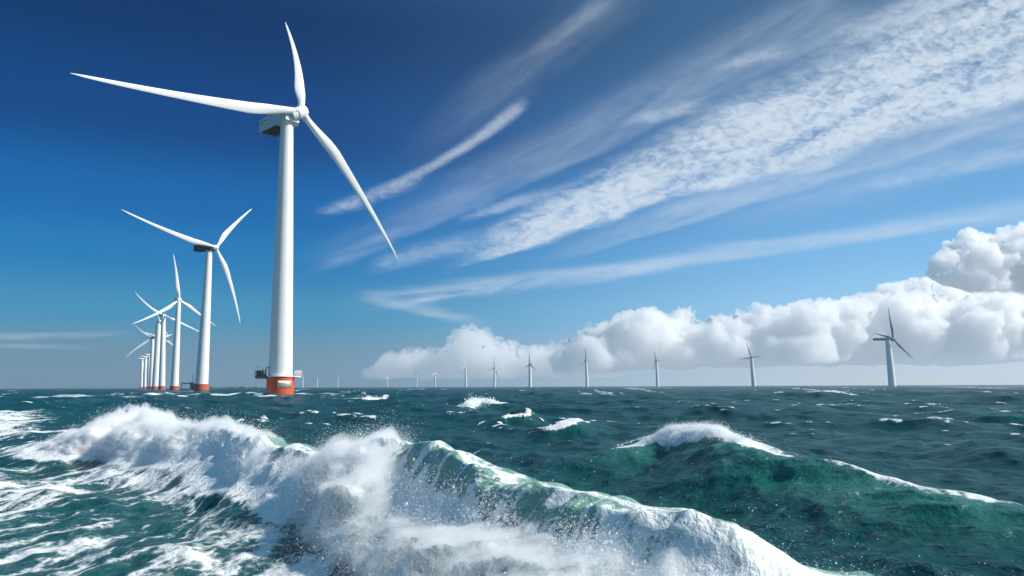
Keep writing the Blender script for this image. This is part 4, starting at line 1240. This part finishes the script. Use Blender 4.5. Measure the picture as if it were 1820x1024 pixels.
for (px, ty, tipdy, Yy, lab) in ((773.5, 662, 13, 7800, 'very faint wind turbine left of the drooping bladed one'),
                                 (740.5, 662.5, 10, 8200, 'hazy wind turbine like a thin stroke at the left end of the cloud bank'),
                                 (702.5, 677.5, 5, 12500, 'shortest stump of a wind turbine sunk in the haze'),
                                 (688.3, 670, 9, 9800, 'ghostly wind turbine just left of the shortest stump'),
                                 (600.5, 669.5, 9, 9800, 'lone ghostly wind turbine on the bare stretch of horizon'),
                                 (563.6, 669.5, 9, 9900, 'ghostly wind turbine second to the right of the great red foot'),
                                 (537.9, 666.5, 10, 9000, 'ghostly wind turbine just right of the great red foot')):
    turbine('wind_turbine', lab, FARG, (px, 687.5), (px, ty), (px, ty + 0.5), [(px - 0.6, ty - tipdy), (px - tipdy * 0.55, ty + tipdy * 0.5), (px + tipdy * 0.6, ty + tipdy * 0.45)],
            float(Yy), (8, 6), cmax=7.5, mats=(WHITE, WHITE, WHITE), one_mesh=True)

# ---------------------------------------------------------------- the work platform out at sea and the low dark shore
def sea_platform():
    Y = 1500.0
    k = Y / F
    p = at(336, 690, Y); p[2] = 0
    root = empty('work_platform', p)
    tag(root, 'low dark work platform on legs with a mast, seen between two white towers', 'platform')
    X = np.array([1.0, 0, 0]); Yv = np.array([0, 1.0, 0]); Z = np.array([0, 0, 1.0])
    P = lambda dx, z, dy=0.0: p + X * dx * k + Z * z * k + Yv * dy * k
    d = MB(); d.box(P(2.5, 11.0), X, Yv, Z, 11.5 * k, 5 * k, 0.7 * k); d.box(P(-9, 10.3), X, Yv, Z, 5.5 * k, 2 * k, 0.35 * k); d.box(P(6, 12.1), X, Yv, Z, 6 * k, 3.5 * k, 0.8 * k)
    d.build('deck', STEEL, root, smooth=False)
    for dx, dy in ((-12.8, 0), (4, -3), (4, 3), (11.5, -3), (11.5, 3)):
        l = MB(); l.tube(P(dx, -4, dy), P(dx, 10.4, dy), (0.5 if dx < 0 else 1.3) * k, k=12); l.build('leg', STEEL if dx < 0 else BLUEGREY, root)
    w = MB(); w.box(P(6, 5.5), X, Yv, Z, 3.4 * k, 2.5 * k, 4.6 * k); w.build('service_hut', BLUEGREY, root, smooth=False)
    m = MB(); m.tube(P(5.5, 12.6), P(5.5, 27.5), 0.35 * k, 0.2 * k, 8); m.tube(P(7.0, 12.6), P(7.0, 26.5), 0.3 * k, 0.2 * k, 8)
    m.tube(P(4.4, 25.8), P(7.6, 26.4), 0.2 * k, k=6); m.tube(P(5.5, 18), P(7.0, 18), 0.2 * k, k=6); m.tube(P(5.5, 22), P(7.0, 22), 0.2 * k, k=6)
    m.build('mast', STEEL, root)
    r = MB()
    for dx in np.arange(-13.5, -4, 1.6): r.tube(P(dx, 10.5), P(dx, 12.6), 0.13 * k, k=6)
    r.tube(P(-13.8, 12.5), P(-4.5, 12.5), 0.13 * k, k=6); r.tube(P(-12.8, 10), P(-12.8, 14.2), 0.4 * k, k=8); r.tube(P(-12.8, 14.0), P(-10.8, 13.2), 0.3 * k, k=8)
    r.build('railing', STEEL, root)
sea_platform()

def low_shore():
    Y = 2600.0
    n = 120
    rows = []
    g = np.linspace(0, 1, n)
    hts = 3.2 * np.clip(fbm(g * 26, g * 0, None, 4) * 2.2 - 0.55, 0, 1.4) * sstep(g, 0, 0.06) * sstep(g, 1, 0.9)
    ring = []
    for t, h in zip(g, hts):
        px = 352 + t * 112
        c = at(px, 690, Y); 
        zt = 2.2 + h * 1.6 + 0
        pts = [(-18, -2), (-9, zt * 0.7), (0, zt), (9, zt * 0.7), (18, -2)]
        ring.append([[c[0], c[1] + q, z] for q, z in pts])
    V = np.array(ring).reshape(-1, 3); m = 5
    Q = [(i * m + j, (i + 1) * m + j, (i + 1) * m + j + 1, i * m + j + 1) for i in range(n - 1) for j in range(m - 1)]
    o = obj('rocky_shore', np_mesh('rocky_shore', V, Q), material('dark_rock', (0.04, 0.055, 0.055), 0.9, 0, 0.4, 0, 0.05))
    tag(o, 'low dark rocky bank on the horizon left of the great tower', 'shore', None, 'structure')
low_shore()

# ---------------------------------------------------------------- cumulus banks: closed bodies filled with cloud
def cloud_material(name, density):
    m = bpy.data.materials.new(name); m.use_nodes = True
    t = m.node_tree; t.nodes.clear()
    out = t.nodes.new('ShaderNodeOutputMaterial')
    v = t.nodes.new('ShaderNodeVolumePrincipled')
    v.inputs['Color'].default_value = (0.991, 0.992, 0.994, 1)
    v.inputs['Density'].default_value = density
    v.inputs['Anisotropy'].default_value = 0.25
    t.links.new(v.outputs[0], out.inputs['Volume'])
    return m

def ico(level):
    import bmesh
    b = bmesh.new(); bmesh.ops.create_icosphere(b, subdivisions=level, radius=1.0)
    V = np.array([v.co[:] for v in b.verts]); T = np.array([[q.index for q in f.verts] for f in b.faces])
    b.free(); return V, T
ICO = {k: ico(k) for k in (1, 2, 3)}

def keep_outer_shell(me):
    """drop the hollow pockets that fusing leaves inside"""
    k, e = len(me.vertices), len(me.edges)
    E = np.empty(e * 2, np.int32); me.edges.foreach_get('vertices', E); E = E.reshape(-1, 2)
    lab = np.arange(k)
    while True:
        m = np.minimum(lab[E[:, 0]], lab[E[:, 1]])
        new = lab.copy(); np.minimum.at(new, E[:, 0], m); np.minimum.at(new, E[:, 1], m)
        new = new[new]; new = new[new]
        if (new == lab).all(): break
        lab = new
    main = np.bincount(lab).argmax()
    import bmesh
    b = bmesh.new(); b.from_mesh(me)
    bmesh.ops.delete(b, geom=[v for v, l in zip(b.verts, lab) if l != main], context='VERTS')
    b.to_mesh(me); b.free()

def cloud_body(name, label, prof, basepx, Y, depth, density, voxel, g, lump=1.0, kind=None):
    """prof: photo outline of the cloud top; lobes are piled up below it, sprout smaller lobes, are fused and roughened"""
    prof = np.array(prof, float)
    mpp = Y / F
    S = []
    x = prof[0, 0]
    while x < prof[-1, 0]:
        top = np.interp(x, prof[:, 0], prof[:, 1]); bot = np.interp(x, [q[0] for q in basepx], [q[1] for q in basepx])
        hgt = max(bot - top, 3)
        R = min(max(hgt * 0.36, 5), 34) * g.uniform(0.45, 1.35) * lump
        for row in range(3):
            y = top + 1.45 * R + (hgt - 1.4 * R) * row / 2.2 if row else top + 1.45 * R
            if y + 0.2 * R > bot: y = bot - 0.2 * R
            dy = g.uniform(-0.3, 0.5) * depth if row else g.uniform(-0.3, 0.3) * depth
            p = at(x + g.uniform(-4, 4), y, Y + dy)
            S.append((p, R * mpp * (1 + 0.45 * (row > 0))))
        x += R * 0.62
    allS = list(S)
    for gen, (cnt, fr) in enumerate(((8, 0.50), (6, 0.45), (3, 0.5))):
        src = S if gen == 0 else new
        new = []
        for p, r in src:
            for _ in range(cnt):
                d = g.normal(size=3); d /= np.linalg.norm(d)
                d[2] = abs(d[2]) * 1.1 + 0.12                # new lobes boil upwards; the flanks stay smooth
                d[1] *= 0.7
                d /= np.linalg.norm(d)
                new.append((p + d * r * g.uniform(0.78, 1.0), r * fr * g.uniform(0.6, 1.15)))
        allS += [q for q in new if q[1] > voxel * 0.9]
    zb = at(prof[:, 0].mean(), np.mean([q[1] for q in basepx]), Y)[2]
    Vs, Ts, n = [], [], 0
    for p, r in allS:
        V, T = ICO[3 if r > 8 * voxel else (2 if r > 2.5 * voxel else 1)]
        Vs.append(V * r + p); Ts.append(T + n); n += len(V)
    V = np.concatenate(Vs)
    zc = np.interp((V[:, 0] / V[:, 1]), [ray(q[0], 600)[0] for q in basepx], [at(q[0], q[1], Y)[2] for q in basepx])
    low = V[:, 2] < zc
    V[low, 2] = zc[low] - (zc[low] - V[low, 2]) * 0.12
    me = np_mesh(name + '_lobes', V, None, np.concatenate(Ts), False)
    o = bpy.data.objects.new(name, me); COL.objects.link(o)
    md = o.modifiers.new('fuse', 'REMESH'); md.mode = 'VOXEL'; md.voxel_size = voxel
    bpy.context.view_layer.update()
    dg = bpy.context.evaluated_depsgraph_get()
    m2 = bpy.data.meshes.new_from_object(o.evaluated_get(dg))
    o.modifiers.clear(); o.data = m2; bpy.data.meshes.remove(me)
    keep_outer_shell(m2)
    k = len(m2.vertices)
    co = np.empty(k * 3, np.float32); m2.vertices.foreach_get('co', co); co = co.reshape(-1, 3)
    no = np.empty(k * 3, np.float32); m2.vertices.foreach_get('normal', no); no = no.reshape(-1, 3)
    big = voxel * 16
    d = (0.30 - fbm(co[:, 0] / big, co[:, 1] / big, co[:, 2] / big, 5, 0.66, billow=True)) * voxel * 11
    sm = voxel * 5
    d = d + (0.30 - fbm(co[:, 0] / sm, co[:, 1] / sm, co[:, 2] / sm, 3, 0.6, billow=True)) * voxel * 3.5
    d2 = (fbm(co[:, 0] / (voxel * 60), co[:, 1] / (voxel * 60), co[:, 2] / (voxel * 30), 3) - 0.5) * voxel * 14
    hrel = (co[:, 2] - co[:, 2].min()) / max(np.ptp(co[:, 2]), 1)
    d = d * (0.45 + 0.75 * sstep(hrel, 0.15, 0.6))
    co = co + no * (d + d2)[:, None]
    m2.vertices.foreach_set('co', co.ravel()); m2.update()
    m2.polygons.foreach_set('use_smooth', np.ones(len(m2.polygons), bool))
    m2.name = name
    m2.materials.clear(); m2.materials.append(cloud_material(name + '_vapour', density))
    tag(o, label, 'cloud', None, kind)
    return o

def build_clouds():
    g = np.random.default_rng(5)
    cloud_body('cumulus_cloud', 'long bank of white billowing cumulus lying low over the horizon',
        [(1010, 612), (1035, 594), (1085, 586),
         (1105, 566), (1128, 549), (1150, 552), (1175, 562), (1205, 560), (1240, 566), (1290, 556), (1330, 556), (1350, 548), (1385, 552), (1420, 550), (1470, 543), (1520, 538), (1560, 528), (1640, 520), (1750, 520), (2000, 500)],
        [(600, 668), (900, 666), (1060, 656), (1180, 646), (1500, 642), (2000, 640)], 22000.0, 3200.0, 0.0048, 30.0, g)
    cloud_body('cumulus_cloud', 'thin low cloud puffs fading out in the haze left of the long bank',
        [(655, 656), (690, 640), (720, 629), (755, 626), (790, 632), (815, 614), (835, 601), (858, 600), (880, 612), (910, 622), (960, 616), (1000, 606), (1040, 596), (1075, 600)],
        [(540, 672), (900, 672), (1060, 664), (1180, 656)], 24500.0, 2400.0, 0.0020, 40.0, g, 1.0, 'stuff')
    cloud_body('cumulus_cloud', 'upper grey white cloud layer behind the long bank on the far right',
        [(1500, 540), (1545, 516), (1590, 502), (1640, 500), (1700, 499), (1760, 503), (1820, 500), (1900, 496), (2020, 500)],
        [(1480, 575), (1560, 590), (2020, 600)], 29000.0, 3000.0, 0.0035, 44.0, g, 0.7)
    cloud_body('cumulus_cloud', 'bright round heap of cloud high at the right edge',
        [(1682, 450), (1700, 432), (1725, 426), (1750, 430), (1775, 420), (1795, 405), (1825, 398), (1880, 385), (1960, 395)],
        [(1660, 480), (1710, 505), (1760, 525), (2000, 530)], 24000.0, 2400.0, 0.0048, 36.0, g)
build_clouds()

# ---------------------------------------------------------------- sea air
def build_haze():
    h = 14900.0
    V = [(x, y, z) for z in (-9.0, 330.0) for y in (-h, h) for x in (-h, h)]
    Q = [(0, 2, 3, 1), (4, 5, 7, 6), (0, 1, 5, 4), (2, 6, 7, 3), (0, 4, 6, 2), (1, 3, 7, 5)]
    me = np_mesh('haze', V, Q, None, False)
    m = bpy.data.materials.new('sea_haze'); m.use_nodes = True
    t = m.node_tree; t.nodes.clear()
    out = t.nodes.new('ShaderNodeOutputMaterial')
    v = t.nodes.new('ShaderNodeVolumePrincipled')
    v.inputs['Color'].default_value = (0.80, 0.90, 1.0, 1)
    v.inputs['Density'].default_value = HAZE; v.inputs['Anisotropy'].default_value = 0.55
    t.links.new(v.outputs[0], out.inputs['Volume'])
    o = obj('haze', me, m)
    tag(o, 'thin bluish sea haze over the water', 'haze', None, 'stuff')
HAZE = 0.00006
build_haze()
